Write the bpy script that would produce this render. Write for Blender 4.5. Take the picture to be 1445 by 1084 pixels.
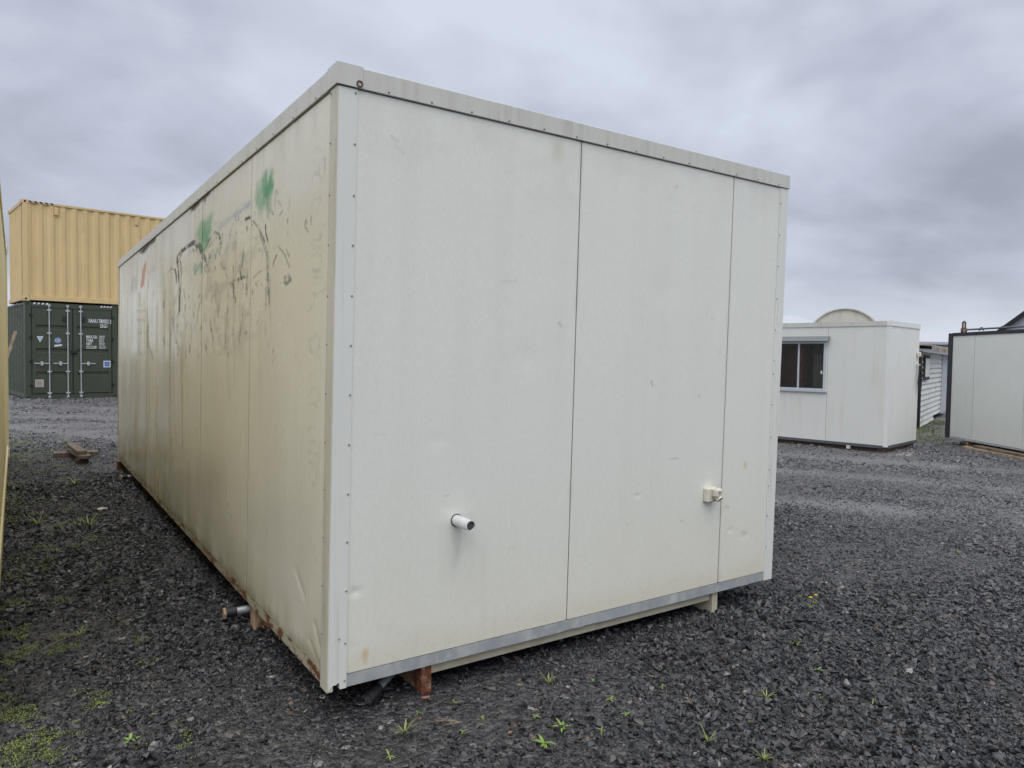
import bpy, bmesh, math, random
import numpy as np
from mathutils import Vector, Matrix

random.seed(7); rng = np.random.default_rng(7)
for o in list(bpy.data.objects): bpy.data.objects.remove(o)
SC = bpy.context.scene; COL = SC.collection
R = math.radians

# ------------------------------------------------------------------ camera
CAM = Vector((-0.967, -2.651, 1.424)); YAW, PITCH, ROLL, FPX = 0.598, -0.0372, 0.0145, 1019.48
fw = Vector((math.sin(YAW)*math.cos(PITCH), math.cos(YAW)*math.cos(PITCH), math.sin(PITCH)))
rt = Vector((math.cos(YAW), -math.sin(YAW), 0)); up = rt.cross(fw)
rt2 = rt*math.cos(ROLL)+up*math.sin(ROLL); up2 = -rt*math.sin(ROLL)+up*math.cos(ROLL)
cd = bpy.data.cameras.new('camera'); cam = bpy.data.objects.new('camera', cd); COL.objects.link(cam)
m3 = Matrix((rt2, up2, -fw)).transposed(); cam.matrix_world = Matrix.Translation(CAM) @ m3.to_4x4()
cd.sensor_fit = 'HORIZONTAL'; cd.sensor_width = 36; cd.lens = FPX/1445*36; cd.clip_start = 0.02; cd.clip_end = 3000
SC.camera = cam

# ------------------------------------------------------------------ sky, sun, exposure
SKX, SKY = 16.0, 2.0
W = bpy.data.worlds.new('World'); SC.world = W; W.use_nodes = True
nt = W.node_tree; N = nt.nodes; L = nt.links; N.clear()
def nd(t, **k):
    n = N.new(t)
    for a, b in k.items(): setattr(n, a, b)
    return n
def wmath(op, a, b=None):
    n = nd('ShaderNodeMath', operation=op)
    for i, v in enumerate((a, b)):
        if v is None: continue
        if isinstance(v, (int, float)): n.inputs[i].default_value = v
        else: L.new(v, n.inputs[i])
    return n.outputs[0]
sky = nd('ShaderNodeTexSky', sky_type='NISHITA', sun_disc=False, sun_elevation=R(56), sun_rotation=R(216), air_density=1.0, dust_density=2.0)
tc = nd('ShaderNodeTexCoord'); sep = nd('ShaderNodeSeparateXYZ'); L.new(tc.outputs['Generated'], sep.inputs[0])
den = wmath('ADD', wmath('MAXIMUM', sep.outputs[2], 0.0), 0.30)
cmb = nd('ShaderNodeCombineXYZ'); L.new(wmath('DIVIDE', sep.outputs[0], den), cmb.inputs[0]); L.new(wmath('DIVIDE', sep.outputs[1], den), cmb.inputs[1])
mp = nd('ShaderNodeMapping'); mp.inputs['Location'].default_value = (SKX, SKY, 0); mp.inputs['Rotation'].default_value = (0, 0, R(20)); mp.inputs['Scale'].default_value = (1.0, 1.25, 1)
L.new(cmb.outputs[0], mp.inputs[0])
def cloud(scale, det, rough, dist, off):
    v = nd('ShaderNodeVectorMath', operation='ADD'); L.new(mp.outputs[0], v.inputs[0]); v.inputs[1].default_value = (off, off*0.7, 0)
    n = nd('ShaderNodeTexNoise'); n.inputs['Scale'].default_value = scale; n.inputs['Detail'].default_value = det; n.inputs['Roughness'].default_value = rough; n.inputs['Distortion'].default_value = dist; L.new(v.outputs[0], n.inputs['Vector']); return n.outputs[0]
dens = wmath('ADD', wmath('ADD', wmath('MULTIPLY', cloud(0.75, 4, 0.5, 0.6, 0), 0.70), wmath('MULTIPLY', cloud(2.3, 6, 0.5, 0.5, 5), 0.22)), wmath('MULTIPLY', cloud(7.5, 5, 0.5, 0.3, 9), 0.08))
rp = nd('ShaderNodeValToRGB'); L.new(dens, rp.inputs[0])
e = rp.color_ramp.elements
e[0].position = 0.385; e[0].color = (0.64, 0.69, 0.80, 1)
e[1].position = 0.62; e[1].color = (0.335, 0.36, 0.435, 1)
m = e.new(0.50); m.color = (0.485, 0.52, 0.62, 1)
hz = nd('ShaderNodeMapRange', interpolation_type='SMOOTHSTEP'); L.new(sep.outputs[2], hz.inputs[0])
hz.inputs[1].default_value = 0.0; hz.inputs[2].default_value = 0.13; hz.inputs[3].default_value = 0.9; hz.inputs[4].default_value = 0.0
mixh = nd('ShaderNodeMix', data_type='RGBA'); L.new(hz.outputs[0], mixh.inputs[0]); L.new(rp.outputs[0], mixh.inputs[6]); mixh.inputs[7].default_value = (0.66, 0.715, 0.80, 1)
# overcast sky grows smoothly brighter towards the zenith
zen = nd('ShaderNodeMapRange'); L.new(sep.outputs[2], zen.inputs[0]); zen.inputs[1].default_value = 0.45; zen.inputs[2].default_value = 1.0; zen.inputs[3].default_value = 10.0; zen.inputs[4].default_value = 29.0
zc = nd('ShaderNodeMapRange'); L.new(sep.outputs[2], zc.inputs[0]); zc.inputs[1].default_value = 0.40; zc.inputs[2].default_value = 0.9; zc.inputs[3].default_value = 0.0; zc.inputs[4].default_value = 0.85
mixz = nd('ShaderNodeMix', data_type='RGBA'); L.new(zc.outputs[0], mixz.inputs[0]); L.new(mixh.outputs[2], mixz.inputs[6]); mixz.inputs[7].default_value = (0.61, 0.605, 0.60, 1)   # thick grey cloud overhead
scl = nd('ShaderNodeVectorMath', operation='SCALE'); L.new(mixz.outputs[2], scl.inputs[0]); L.new(zen.outputs[0], scl.inputs['Scale'])
mixs = nd('ShaderNodeMix', data_type='RGBA'); mixs.inputs[0].default_value = 0.93; L.new(sky.outputs[0], mixs.inputs[6]); L.new(scl.outputs[0], mixs.inputs[7])
bg = nd('ShaderNodeBackground'); bg.inputs['Strength'].default_value = 0.10; L.new(mixs.outputs[2], bg.inputs[0])
wo = nd('ShaderNodeOutputWorld'); L.new(bg.outputs[0], wo.inputs[0])
sd = bpy.data.lights.new('sun', 'SUN'); sd.energy = 1.5; sd.angle = R(60); sd.color = (1, 0.97, 0.93)
so = bpy.data.objects.new('sun', sd); COL.objects.link(so)
so.rotation_euler = Vector((0.29, 0.47, -0.82)).to_track_quat('-Z', 'Y').to_euler()
SC.view_settings.view_transform = 'Standard'; SC.view_settings.look = 'None'; SC.view_settings.exposure = 0.13; SC.view_settings.gamma = 1; SC.view_settings.use_curve_mapping = False
SC.cycles.use_denoising = True; SC.cycles.max_bounces = 5; SC.cycles.diffuse_bounces = 3; SC.cycles.glossy_bounces = 3; SC.cycles.use_adaptive_sampling = True; SC.cycles.adaptive_threshold = 0.025

# ------------------------------------------------------------------ materials
class Mat:
    def __init__(s, name):
        s.m = bpy.data.materials.new(name); s.m.use_nodes = True; s.t = s.m.node_tree; s.n = s.t.nodes; s.l = s.t.links
        s.b = s.n['Principled BSDF']; s._c = None
    def new(s, t, **k):
        n = s.n.new(t)
        for a, b in k.items(): setattr(n, a, b)
        return n
    def link(s, a, b): s.l.new(a, b)
    def coord(s):
        if not s._c: s._c = s.new('ShaderNodeTexCoord').outputs['Object']
        return s._c
    def noise(s, scale, detail=6, rough=0.6, stretch=(1, 1, 1), off=(0, 0, 0), dist=0):
        mp = s.new('ShaderNodeMapping'); s.link(s.coord(), mp.inputs[0]); mp.inputs['Scale'].default_value = stretch; mp.inputs['Location'].default_value = off
        n = s.new('ShaderNodeTexNoise'); n.inputs['Scale'].default_value = scale; n.inputs['Detail'].default_value = detail; n.inputs['Roughness'].default_value = rough; n.inputs['Distortion'].default_value = dist
        s.link(mp.outputs[0], n.inputs['Vector']); return n.outputs[0]
    def rng(s, v, a, b, c=0.0, d=1.0):
        n = s.new('ShaderNodeMapRange', interpolation_type='SMOOTHSTEP'); s.link(v, n.inputs[0])
        for i, x in enumerate((a, b, c, d)): n.inputs[i+1].default_value = x
        return n.outputs[0]
    def mix(s, f, a, b):
        n = s.new('ShaderNodeMix', data_type='RGBA')
        for i, v in ((0, f), (6, a), (7, b)):
            if isinstance(v, (int, float)): n.inputs[i].default_value = v
            elif isinstance(v, tuple): n.inputs[i].default_value = (*v, 1)
            else: s.link(v, n.inputs[i])
        return n.outputs[2]
    def math(s, op, a, b=0.0):
        n = s.new('ShaderNodeMath', operation=op)
        for i, v in enumerate((a, b)):
            if isinstance(v, (int, float)): n.inputs[i].default_value = v
            else: s.link(v, n.inputs[i])
        return n.outputs[0]
    def bump(s, h, strength, dist=0.01):
        n = s.new('ShaderNodeBump'); n.inputs['Strength'].default_value = strength; n.inputs['Distance'].default_value = dist
        s.link(h, n.inputs['Height']); s.link(n.outputs[0], s.b.inputs['Normal']); return n
    def col(s, v):
        if isinstance(v, tuple): s.b.inputs['Base Color'].default_value = (*v, 1)
        else: s.link(v, s.b.inputs['Base Color'])
    def rough(s, v):
        if isinstance(v, (int, float)): s.b.inputs['Roughness'].default_value = v
        else: s.link(v, s.b.inputs['Roughness'])

def weathered(name, base, dirt, rough=0.4, amt=0.45, streak=(14, 14, 0.9), lo=0.5, hi=0.78, metal=0.0, bump=0.0, speck=None):
    """painted or bare surface with vertical run marks, blotches and specks"""
    M = Mat(name)
    a = M.rng(M.noise(1.0, 5, 0.6, streak), lo, hi); b = M.rng(M.noise(3.0, 6, 0.65), 0.35, 0.75)
    f = M.math('MULTIPLY', M.math('MULTIPLY', a, M.math('ADD', M.math('MULTIPLY', b, 0.8), 0.2)), amt)
    c = M.mix(f, base, dirt)
    tint = M.rng(M.noise(1.3, 3, 0.5, (1, 1, 1), (5, 3, 1)), 0.3, 0.7, 0.0, 0.16)
    c = M.mix(tint, c, tuple(x*0.72 for x in base))
    if speck:
        sp = M.rng(M.noise(38, 3, 0.7, (1, 1, 1), (2, 8, 3)), 0.66, 0.74); sp2 = M.rng(M.noise(2.2, 3, 0.6, (1, 1, 1), (9, 1, 4)), 0.45, 0.6)
        c = M.mix(M.math('MULTIPLY', sp, sp2), c, speck)
    M.col(c); M.rough(M.rng(M.noise(6, 4, 0.6), 0.3, 0.7, rough*0.8, min(1, rough*1.35))); M.b.inputs['Metallic'].default_value = metal
    if bump: M.bump(M.noise(60, 4, 0.6), bump, 0.004)
    return M.m
def plain(name, c, rough=0.5, metal=0.0):
    M = Mat(name); v = M.rng(M.noise(12, 5, 0.6), 0.3, 0.75, 0.0, 0.35); M.col(M.mix(v, c, tuple(x*0.6 for x in c))); M.rough(rough); M.b.inputs['Metallic'].default_value = metal; return M.m
def wood(name, c1, c2, stretch=(3, 3, 40)):
    M = Mat(name); n = M.noise(1.5, 6, 0.65, stretch, (0, 0, 0), 0.6); b = M.noise(4, 4)
    c = M.mix(M.rng(n, 0.35, 0.68), c1, c2); c = M.mix(M.rng(b, 0.5, 0.75, 0, 0.5), c, tuple(x*0.45 for x in c2)); M.col(c); M.rough(0.7); M.bump(n, 0.4, 0.004); return M.m

def attr_panel(name, ribs):
    """cabin skin: colour and gloss come from weathering and, on the left, painted bounce stored on the panel, the rest is fine grain"""
    M = Mat(name); a = M.new('ShaderNodeAttribute', attribute_name='skin'); r = M.new('ShaderNodeAttribute', attribute_name='gloss')
    fine = M.rng(M.noise(90, 3, 0.7, (1, 1, 0.5)), 0.25, 0.75, 0.0, 0.10)
    run = M.rng(M.noise(1.0, 4, 0.6, (70, 70, 1.2)), 0.45, 0.8, 0.0, 0.14 if ribs else 0.02)
    c = M.mix(fine, a.outputs['Color'], (0.3, 0.29, 0.25)); c = M.mix(run, c, (0.36, 0.34, 0.27)); M.col(c)
    M.rough(r.outputs['Fac']); M.b.inputs['IOR'].default_value = 1.5
    if ribs:
        w = M.new('ShaderNodeTexWave', wave_type='BANDS', bands_direction='Y'); w.inputs['Scale'].default_value = 9.0; w.inputs['Distortion'].default_value = 0.3
        M.link(M.coord(), w.inputs['Vector']); M.bump(w.outputs['Fac'], 0.05, 0.004)
    else:
        M.bump(M.noise(160, 2, 0.6), 0.04, 0.002)
    return M.m

MT = {}
MT['skin_left'] = attr_panel('cabin_skin_ribbed', True); MT['skin_end'] = attr_panel('cabin_skin_smooth', False)
MT['trim'] = weathered('white_trim', (0.72, 0.735, 0.69), (0.33, 0.31, 0.24), 0.35, 0.55, (40, 40, 1.2))
MT['trim_dirty'] = weathered('dirty_trim', (0.60, 0.58, 0.49), (0.27, 0.25, 0.13), 0.42, 0.9, (22, 22, 1.0), 0.36, 0.66)
MT['fascia'] = weathered('fascia_paint', (0.60, 0.60, 0.56), (0.34, 0.31, 0.24), 0.4, 0.6, (24, 24, 1.5), 0.42, 0.72)
MT['galv'] = weathered('galvanised_steel', (0.37, 0.40, 0.425), (0.62, 0.63, 0.58), 0.45, 1.0, (14, 14, 9), 0.36, 0.60, 0.2, 0.05)
MT['seam'] = plain('dark_sealant', (0.055, 0.05, 0.045), 0.8)
MT['beam'] = weathered('cream_beam', (0.50, 0.47, 0.36), (0.30, 0.17, 0.08), 0.6, 0.8, (8, 8, 5), 0.45, 0.7)
def rusty(name, paint, lo, hi, stretch=(6, 6, 6)):
    M = Mat(name); n = M.noise(1.3, 8, 0.7, stretch); f = M.rng(n, lo, hi)
    ru = M.mix(M.rng(M.noise(40, 5, 0.7), 0.35, 0.7), (0.20, 0.065, 0.025), (0.07, 0.025, 0.015)); M.col(M.mix(f, paint, ru)); M.rough(0.75); M.bump(n, 0.5, 0.004); return M.m
MT['rust_foot'] = rusty('rusty_steel', (0.42, 0.35, 0.25), 0.36, 0.52)
MT['rust_rail'] = rusty('rusty_mossy_rail', (0.38, 0.36, 0.26), 0.48, 0.57, (6, 6, 16))
MT['rust_tan'] = rusty('rust_stained_tan', (0.42, 0.30, 0.20), 0.46, 0.62)
MT['galv_tube'] = plain('galvanised_tube', (0.42, 0.45, 0.46), 0.4, 0.5)
MT['black'] = plain('black_rubber', (0.018, 0.018, 0.022), 0.5)
MT['screw'] = plain('dull_rivet', (0.30, 0.285, 0.25), 0.5, 0.3)
MT['pvc'] = plain('white_pvc', (0.66, 0.67, 0.66), 0.35)
MT['pvc_shade'] = plain('pipe_inside_shade', (0.06, 0.06, 0.06), 0.7)
MT['plastic'] = plain('ivory_plastic', (0.66, 0.63, 0.54), 0.35)
MT['roof'] = plain('roof_sheet', (0.45, 0.46, 0.46), 0.5)
MT['tan'] = weathered('tan_container_paint', (0.66, 0.50, 0.25), (0.38, 0.26, 0.12), 0.5, 0.6, (7, 7, 0.7), 0.45, 0.75, speck=(0.20, 0.10, 0.05))
MT['cream'] = weathered('cream_container_paint', (0.80, 0.70, 0.42), (0.62, 0.52, 0.28), 0.4, 0.4, (12, 12, 0.8), 0.45, 0.8)
_b = MT['cream'].node_tree.nodes['Principled BSDF']; _b.inputs['Specular IOR Level'].default_value = 0.12
for _l in list(_b.inputs['Roughness'].links): MT['cream'].node_tree.links.remove(_l)
_b.inputs['Roughness'].default_value = 0.85     # chalky, sun-bleached paint
MT['green'] = weathered('dark_green_container_paint', (0.052, 0.066, 0.043), (0.11, 0.085, 0.055), 0.42, 0.4, (9, 9, 0.8), 0.5, 0.8)
MT['gasket'] = plain('door_gasket', (0.014, 0.016, 0.016), 0.6)
MT['zinc'] = plain('zinc_lock_rod', (0.52, 0.56, 0.58), 0.4, 0.4)
MT['white_mark'] = plain('white_stencil', (0.74, 0.76, 0.78), 0.6)
MT['hazard_dark'] = plain('hazard_black', (0.03, 0.03, 0.03), 0.6); MT['hazard_yellow'] = plain('hazard_yellow', (0.62, 0.46, 0.10), 0.5)
MT['blue'] = plain('blue_decal', (0.05, 0.14, 0.45), 0.4); MT['pale_blue'] = plain('pale_blue_decal', (0.40, 0.52, 0.75), 0.4)
MT['plate'] = plain('data_plate', (0.50, 0.47, 0.40), 0.4)
MT['white_cabin'] = weathered('white_cabin_panel', (0.71, 0.72, 0.685), (0.50, 0.43, 0.26), 0.45, 0.55, (7, 7, 0.6), 0.5, 0.8)
MT['cabin_end_lit'] = weathered('white_cabin_end_lit', (0.765, 0.775, 0.76), (0.40, 0.38, 0.36), 0.5, 0.4, (14, 14, 0.8), 0.5, 0.8)  # cabin white made lighter: the end wall's stronger light is in the colour
MT['alum'] = plain('aluminium_frame', (0.62, 0.66, 0.70), 0.35, 0.3)
MT['awning'] = plain('grey_hood', (0.17, 0.195, 0.21), 0.45, 0.2)
MT['black_frame'] = plain('black_steel_frame', (0.012, 0.012, 0.017), 0.45)
MT['grey_green'] = weathered('pale_grey_panel', (0.72, 0.74, 0.69), (0.50, 0.49, 0.40), 0.5, 0.3, (8, 8, 0.8))
MT['timber'] = wood('weathered_timber', (0.20, 0.15, 0.105), (0.085, 0.06, 0.042), (4, 40, 4))
MT['timber_pale'] = wood('pale_timber', (0.46, 0.37, 0.25), (0.22, 0.16, 0.10), (4, 40, 4))
MT['timber_dark'] = wood('dark_timber', (0.10, 0.055, 0.035), (0.04, 0.025, 0.02), (4, 40, 4))
MT['board'] = weathered('white_weatherboard', (0.68, 0.70, 0.70), (0.30, 0.33, 0.12), 0.6, 0.75, (2.0, 2.0, 1.6), 0.42, 0.7)
MT['oldroof'] = rusty('old_roof_edge', (0.36, 0.34, 0.30), 0.45, 0.65, (5, 5, 5))
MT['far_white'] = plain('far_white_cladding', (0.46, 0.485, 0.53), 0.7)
MT['concrete'] = weathered('stained_concrete', (0.56, 0.55, 0.49), (0.28, 0.26, 0.20), 0.8, 0.6, (5, 5, 2), 0.4, 0.7)
MT['curtain'] = plain('red_brown_interior', (0.55, 0.24, 0.18), 0.8); MT['inside'] = plain('brown_interior', (0.50, 0.40, 0.33), 0.8)
MT['drawer'] = plain('interior_cupboard', (0.55, 0.50, 0.45), 0.6)
g = Mat('window_glass'); g.n.remove(g.b); tr = g.new('ShaderNodeBsdfTransparent'); tr.inputs[0].default_value = (0.75, 0.76, 0.76, 1); gl = g.new('ShaderNodeBsdfGlossy'); gl.inputs['Roughness'].default_value = 0.02
fr = g.new('ShaderNodeFresnel'); fr.inputs[0].default_value = 1.5; ms = g.new('ShaderNodeMixShader'); g.link(fr.outputs[0], ms.inputs[0]); g.link(tr.outputs[0], ms.inputs[1]); g.link(gl.outputs[0], ms.inputs[2]); g.link(ms.outputs[0], g.n['Material Output'].inputs[0]); MT['glass'] = g.m
def leafmat(name, c1, c2):
    M = Mat(name); oi = M.new('ShaderNodeObjectInfo'); c = M.mix(M.rng(M.noise(30, 3), 0.3, 0.7), c1, c2); M.col(c); M.rough(0.5); M.b.inputs['Subsurface Weight'].default_value = 0.0; return M.m
MT['weed'] = leafmat('weed_leaf', (0.13, 0.24, 0.035), (0.24, 0.34, 0.075)); MT['weed2'] = leafmat('weed_leaf_olive', (0.13, 0.19, 0.04), (0.27, 0.28, 0.10))
MT['dry'] = leafmat('dry_stem', (0.22, 0.17, 0.11), (0.14, 0.10, 0.065)); MT['flower'] = plain('yellow_petal', (0.80, 0.55, 0.02), 0.5)
MT['moss'] = leafmat('moss_leaf', (0.11, 0.16, 0.02), (0.24, 0.30, 0.05)); MT['grass'] = leafmat('grass_leaf', (0.07, 0.11, 0.025), (0.15, 0.19, 0.05))

MT['terracotta'] = plain('terracotta', (0.30, 0.14, 0.085), 0.8)
MT['steel_dark'] = plain('dark_grey_steel', (0.12, 0.13, 0.145), 0.45, 0.2)
# gravel
def gravel_colour(M, rnd):
    r = M.new('ShaderNodeValToRGB'); M.link(rnd, r.inputs[0]); e = r.color_ramp.elements
    e[0].position = 0; e[0].color = (0.010, 0.0105, 0.012, 1); e[1].position = 1; e[1].color = (0.42, 0.41, 0.39, 1)
    for p, c in ((0.35, (0.024, 0.025, 0.028)), (0.65, (0.052, 0.053, 0.059)), (0.90, (0.092, 0.095, 0.105)), (0.975, (0.11, 0.10, 0.085)), (0.985, (0.17, 0.10, 0.065)), (0.993, (0.26, 0.25, 0.24))):
        x = e.new(p); x.color = (*c, 1)
    return r.outputs[0]
M = Mat('crushed_stone'); oi = M.new('ShaderNodeObjectInfo'); c = gravel_colour(M, oi.outputs['Random'])
geo = M.new('ShaderNodeNewGeometry')
mp_ = M.new('ShaderNodeTexNoise'); mp_.inputs['Scale'].default_value = 0.9; mp_.inputs['Detail'].default_value = 4; M.link(geo.outputs['Position'], mp_.inputs['Vector'])
fn = M.new('ShaderNodeTexNoise'); fn.inputs['Scale'].default_value = 160; fn.inputs['Detail'].default_value = 3; M.link(geo.outputs['Position'], fn.inputs['Vector'])
c = M.mix(0.22, c, (0.0, 0.002, 0.012)); c = M.mix(M.rng(fn.outputs[0], 0.3, 0.7, 0, 0.35), c, (0.02, 0.02, 0.021)); c = M.mix(M.rng(mp_.outputs[0], 0.45, 0.7, 0, 0.18), c, (0.052, 0.05, 0.047)); M.col(c)
sx_ = M.new('ShaderNodeSeparateXYZ'); M.link(geo.outputs['Position'], sx_.inputs[0]); c = M.mix(M.math('MAXIMUM', M.rng(sx_.outputs[0], 2.2, 9.0, 0, 0.62), M.rng(sx_.outputs[1], 5.0, 13.0, 0, 0.6)), c, (0.165, 0.166, 0.178)); M.col(c)
M.rough(M.rng(fn.outputs[0], 0.3, 0.7, 0.26, 0.52)); M.b.inputs['IOR'].default_value = 1.5; MT['stone'] = M.m

M = Mat('gravel_ground'); geo = M.new('ShaderNodeNewGeometry')
def vor(scale, feat='F1'):
    v = M.new('ShaderNodeTexVoronoi', feature=feat); v.inputs['Scale'].default_value = scale; M.link(geo.outputs['Position'], v.inputs['Vector']); return v
v1 = vor(34); v2 = vor(75)
sepc = M.new('ShaderNodeSeparateColor'); M.link(v1.outputs['Color'], sepc.inputs[0]); c = gravel_colour(M, sepc.outputs[0])
sepc2 = M.new('ShaderNodeSeparateColor'); M.link(v2.outputs['Color'], sepc2.inputs[0])
c = M.mix(M.rng(sepc2.outputs[0], 0.5, 1.0, 0, 0.5), c, (0.024, 0.024, 0.026))
def pn(scale, det, stretch=(1, 1, 1), rot=0, off=(0, 0, 0)):
    mp = M.new('ShaderNodeMapping'); M.link(geo.outputs['Position'], mp.inputs[0]); mp.inputs['Scale'].default_value = stretch; mp.inputs['Rotation'].default_value = (0, 0, rot); mp.inputs['Location'].default_value = off
    n = M.new('ShaderNodeTexNoise'); n.inputs['Scale'].default_value = scale; n.inputs['Detail'].default_value = det; n.inputs['Roughness'].default_value = 0.6; M.link(mp.outputs[0], n.inputs['Vector']); return n.outputs[0]
tracks = M.rng(pn(0.5, 5, (0.35, 2.0, 1), R(-58)), 0.42, 0.68); patch = M.rng(pn(0.35, 5, (1, 1, 1), 0, (4, 7, 0)), 0.4, 0.65)
sepp = M.new('ShaderNodeSeparateXYZ'); M.link(geo.outputs['Position'], sepp.inputs[0])
yard = M.math('MAXIMUM', M.rng(sepp.outputs[0], 3.0, 8.5), M.rng(sepp.outputs[1], 7.0, 13.0))      # the driven part of the yard is ground to finer, paler grit
c = M.mix(M.math('MULTIPLY', tracks, M.math('ADD', M.math('MULTIPLY', yard, 0.55), 0.12)), c, (0.20, 0.20, 0.215)); c = M.mix(M.math('MULTIPLY', yard, 0.45), c, (0.17, 0.171, 0.184))
c = M.mix(M.math('MULTIPLY', patch, 0.25), c, (0.05, 0.045, 0.036))
lime = M.math('MULTIPLY', M.rng(pn(0.9, 4, (0.5, 1.6, 1), R(-40), (2, 3, 0)), 0.62, 0.70), M.rng(sepp.outputs[0], 8.5, 9.5)); c = M.mix(M.math('MULTIPLY', lime, 0.6), c, (0.36, 0.34, 0.28))
pk = M.new('ShaderNodeAttribute', attribute_name='packed'); v3 = vor(190); sc3 = M.new('ShaderNodeSeparateColor'); M.link(v3.outputs['Color'], sc3.inputs[0])
grit = M.mix(M.rng(sc3.outputs[0], 0.0, 1.0), (0.085, 0.086, 0.09), (0.22, 0.222, 0.235)); c = M.mix(M.math('MULTIPLY', pk.outputs['Fac'], 0.85), c, grit)
M.col(c); M.rough(0.5); h = M.math('ADD', M.math('MULTIPLY', v1.outputs['Distance'], -1.0), M.math('MULTIPLY', v2.outputs['Distance'], -0.5)); M.bump(h, 0.9, 0.02); MT['ground'] = M.m

# ------------------------------------------------------------------ helpers
def quad(bm, *p): return bm.faces.new([bm.verts.new(q) for q in p])
def box(bm, x0, x1, y0, y1, z0, z1):
    v = [bm.verts.new((x, y, z)) for x in (x0, x1) for y in (y0, y1) for z in (z0, z1)]
    for f in ((0, 1, 3, 2), (4, 6, 7, 5), (0, 4, 5, 1), (2, 3, 7, 6), (0, 2, 6, 4), (1, 5, 7, 3)): bm.faces.new([v[i] for i in f])
def prism(bm, pts, a, b):
    """pts are 3-D points of one outline at offset a (a vector), copied to offset b"""
    A = [bm.verts.new(Vector(p)+Vector(a)) for p in pts]; B = [bm.verts.new(Vector(p)+Vector(b)) for p in pts]; n = len(pts)
    bm.faces.new(A[::-1]); bm.faces.new(B)
    for i in range(n): bm.faces.new((A[i], A[(i+1) % n], B[(i+1) % n], B[i]))
def tube(bm, p0, p1, r0, r1=None, n=14, hollow=None):
    p0 = Vector(p0); p1 = Vector(p1); r1 = r0 if r1 is None else r1; d = (p1-p0).normalized(); a = d.orthogonal().normalized(); b = d.cross(a)
    ring = lambda c, r: [bm.verts.new(c+(a*math.cos(t)+b*math.sin(t))*r) for t in [2*math.pi*i/n for i in range(n)]]
    A = ring(p0, r0); B = ring(p1, r1)
    for i in range(n): bm.faces.new((A[i], A[(i+1) % n], B[(i+1) % n], B[i]))
    bm.faces.new(A[::-1])
    if hollow is None: bm.faces.new(B)
    else:
        C = ring(p1, hollow); D = ring(p1-d*min(0.1, (p1-p0).length*0.8), hollow)
        for i in range(n):
            j = (i+1) % n; bm.faces.new((B[i], B[j], C[j], C[i])); bm.faces.new((C[i], C[j], D[j], D[i]))
        bm.faces.new(D)
def BM(): return bmesh.new()
def finish(me, mat, name, parent, smooth=False):
    me.materials.append(MT[mat] if isinstance(mat, str) else mat)
    if smooth: me.polygons.foreach_set('use_smooth', [True]*len(me.polygons))
    o = bpy.data.objects.new(name, me); COL.objects.link(o); o.parent = parent; return o
def obj(name, bm, mat, parent=None, bevel=0.0, smooth=False, lean=False, fix=True):
    if bevel: bmesh.ops.bevel(bm, geom=list(bm.edges), offset=bevel, segments=1, affect='EDGES', clamp_overlap=True)
    if fix: bmesh.ops.recalc_face_normals(bm, faces=bm.faces)
    if lean:
        for v in bm.verts: v.co.x += LEAN[0]*v.co.z; v.co.y += LEAN[1]*v.co.z
    me = bpy.data.meshes.new(name); bm.to_mesh(me); bm.free(); return finish(me, mat, name, parent, smooth)
def share(o, parent, loc=(0, 0, 0), name=None):
    c = o.copy(); c.name = name or o.name; c.parent = parent; c.location = loc; COL.objects.link(c); return c
def tag(o, label=None, cat=None, group=None, kind=None):
    for k, v in (('label', label), ('category', cat), ('group', group), ('kind', kind)):
        if v: o[k] = v
    return o
def thing(name, label, cat, loc=(0, 0, 0), rotz=0.0, group=None):
    o = bpy.data.objects.new(name, None); COL.objects.link(o); o.location = loc; o.rotation_euler = (0, 0, rotz); o.empty_display_size = 0.2; return tag(o, label, cat, group)
def text(name, body, size, mat, parent, loc, rot, squeeze=1.0):
    cu = bpy.data.curves.new(name, 'FONT'); cu.body = body; cu.size = size; cu.extrude = 0.001; cu.resolution_u = 2; cu.offset = size*0.018
    t = bpy.data.objects.new(name+'_curve', cu); COL.objects.link(t); bpy.context.view_layer.update()
    me = bpy.data.meshes.new_from_object(t); bpy.data.objects.remove(t); o = finish(me, mat, name, parent); o.location = loc; o.rotation_euler = rot; o.scale = (squeeze, 1, 1); return o
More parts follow.
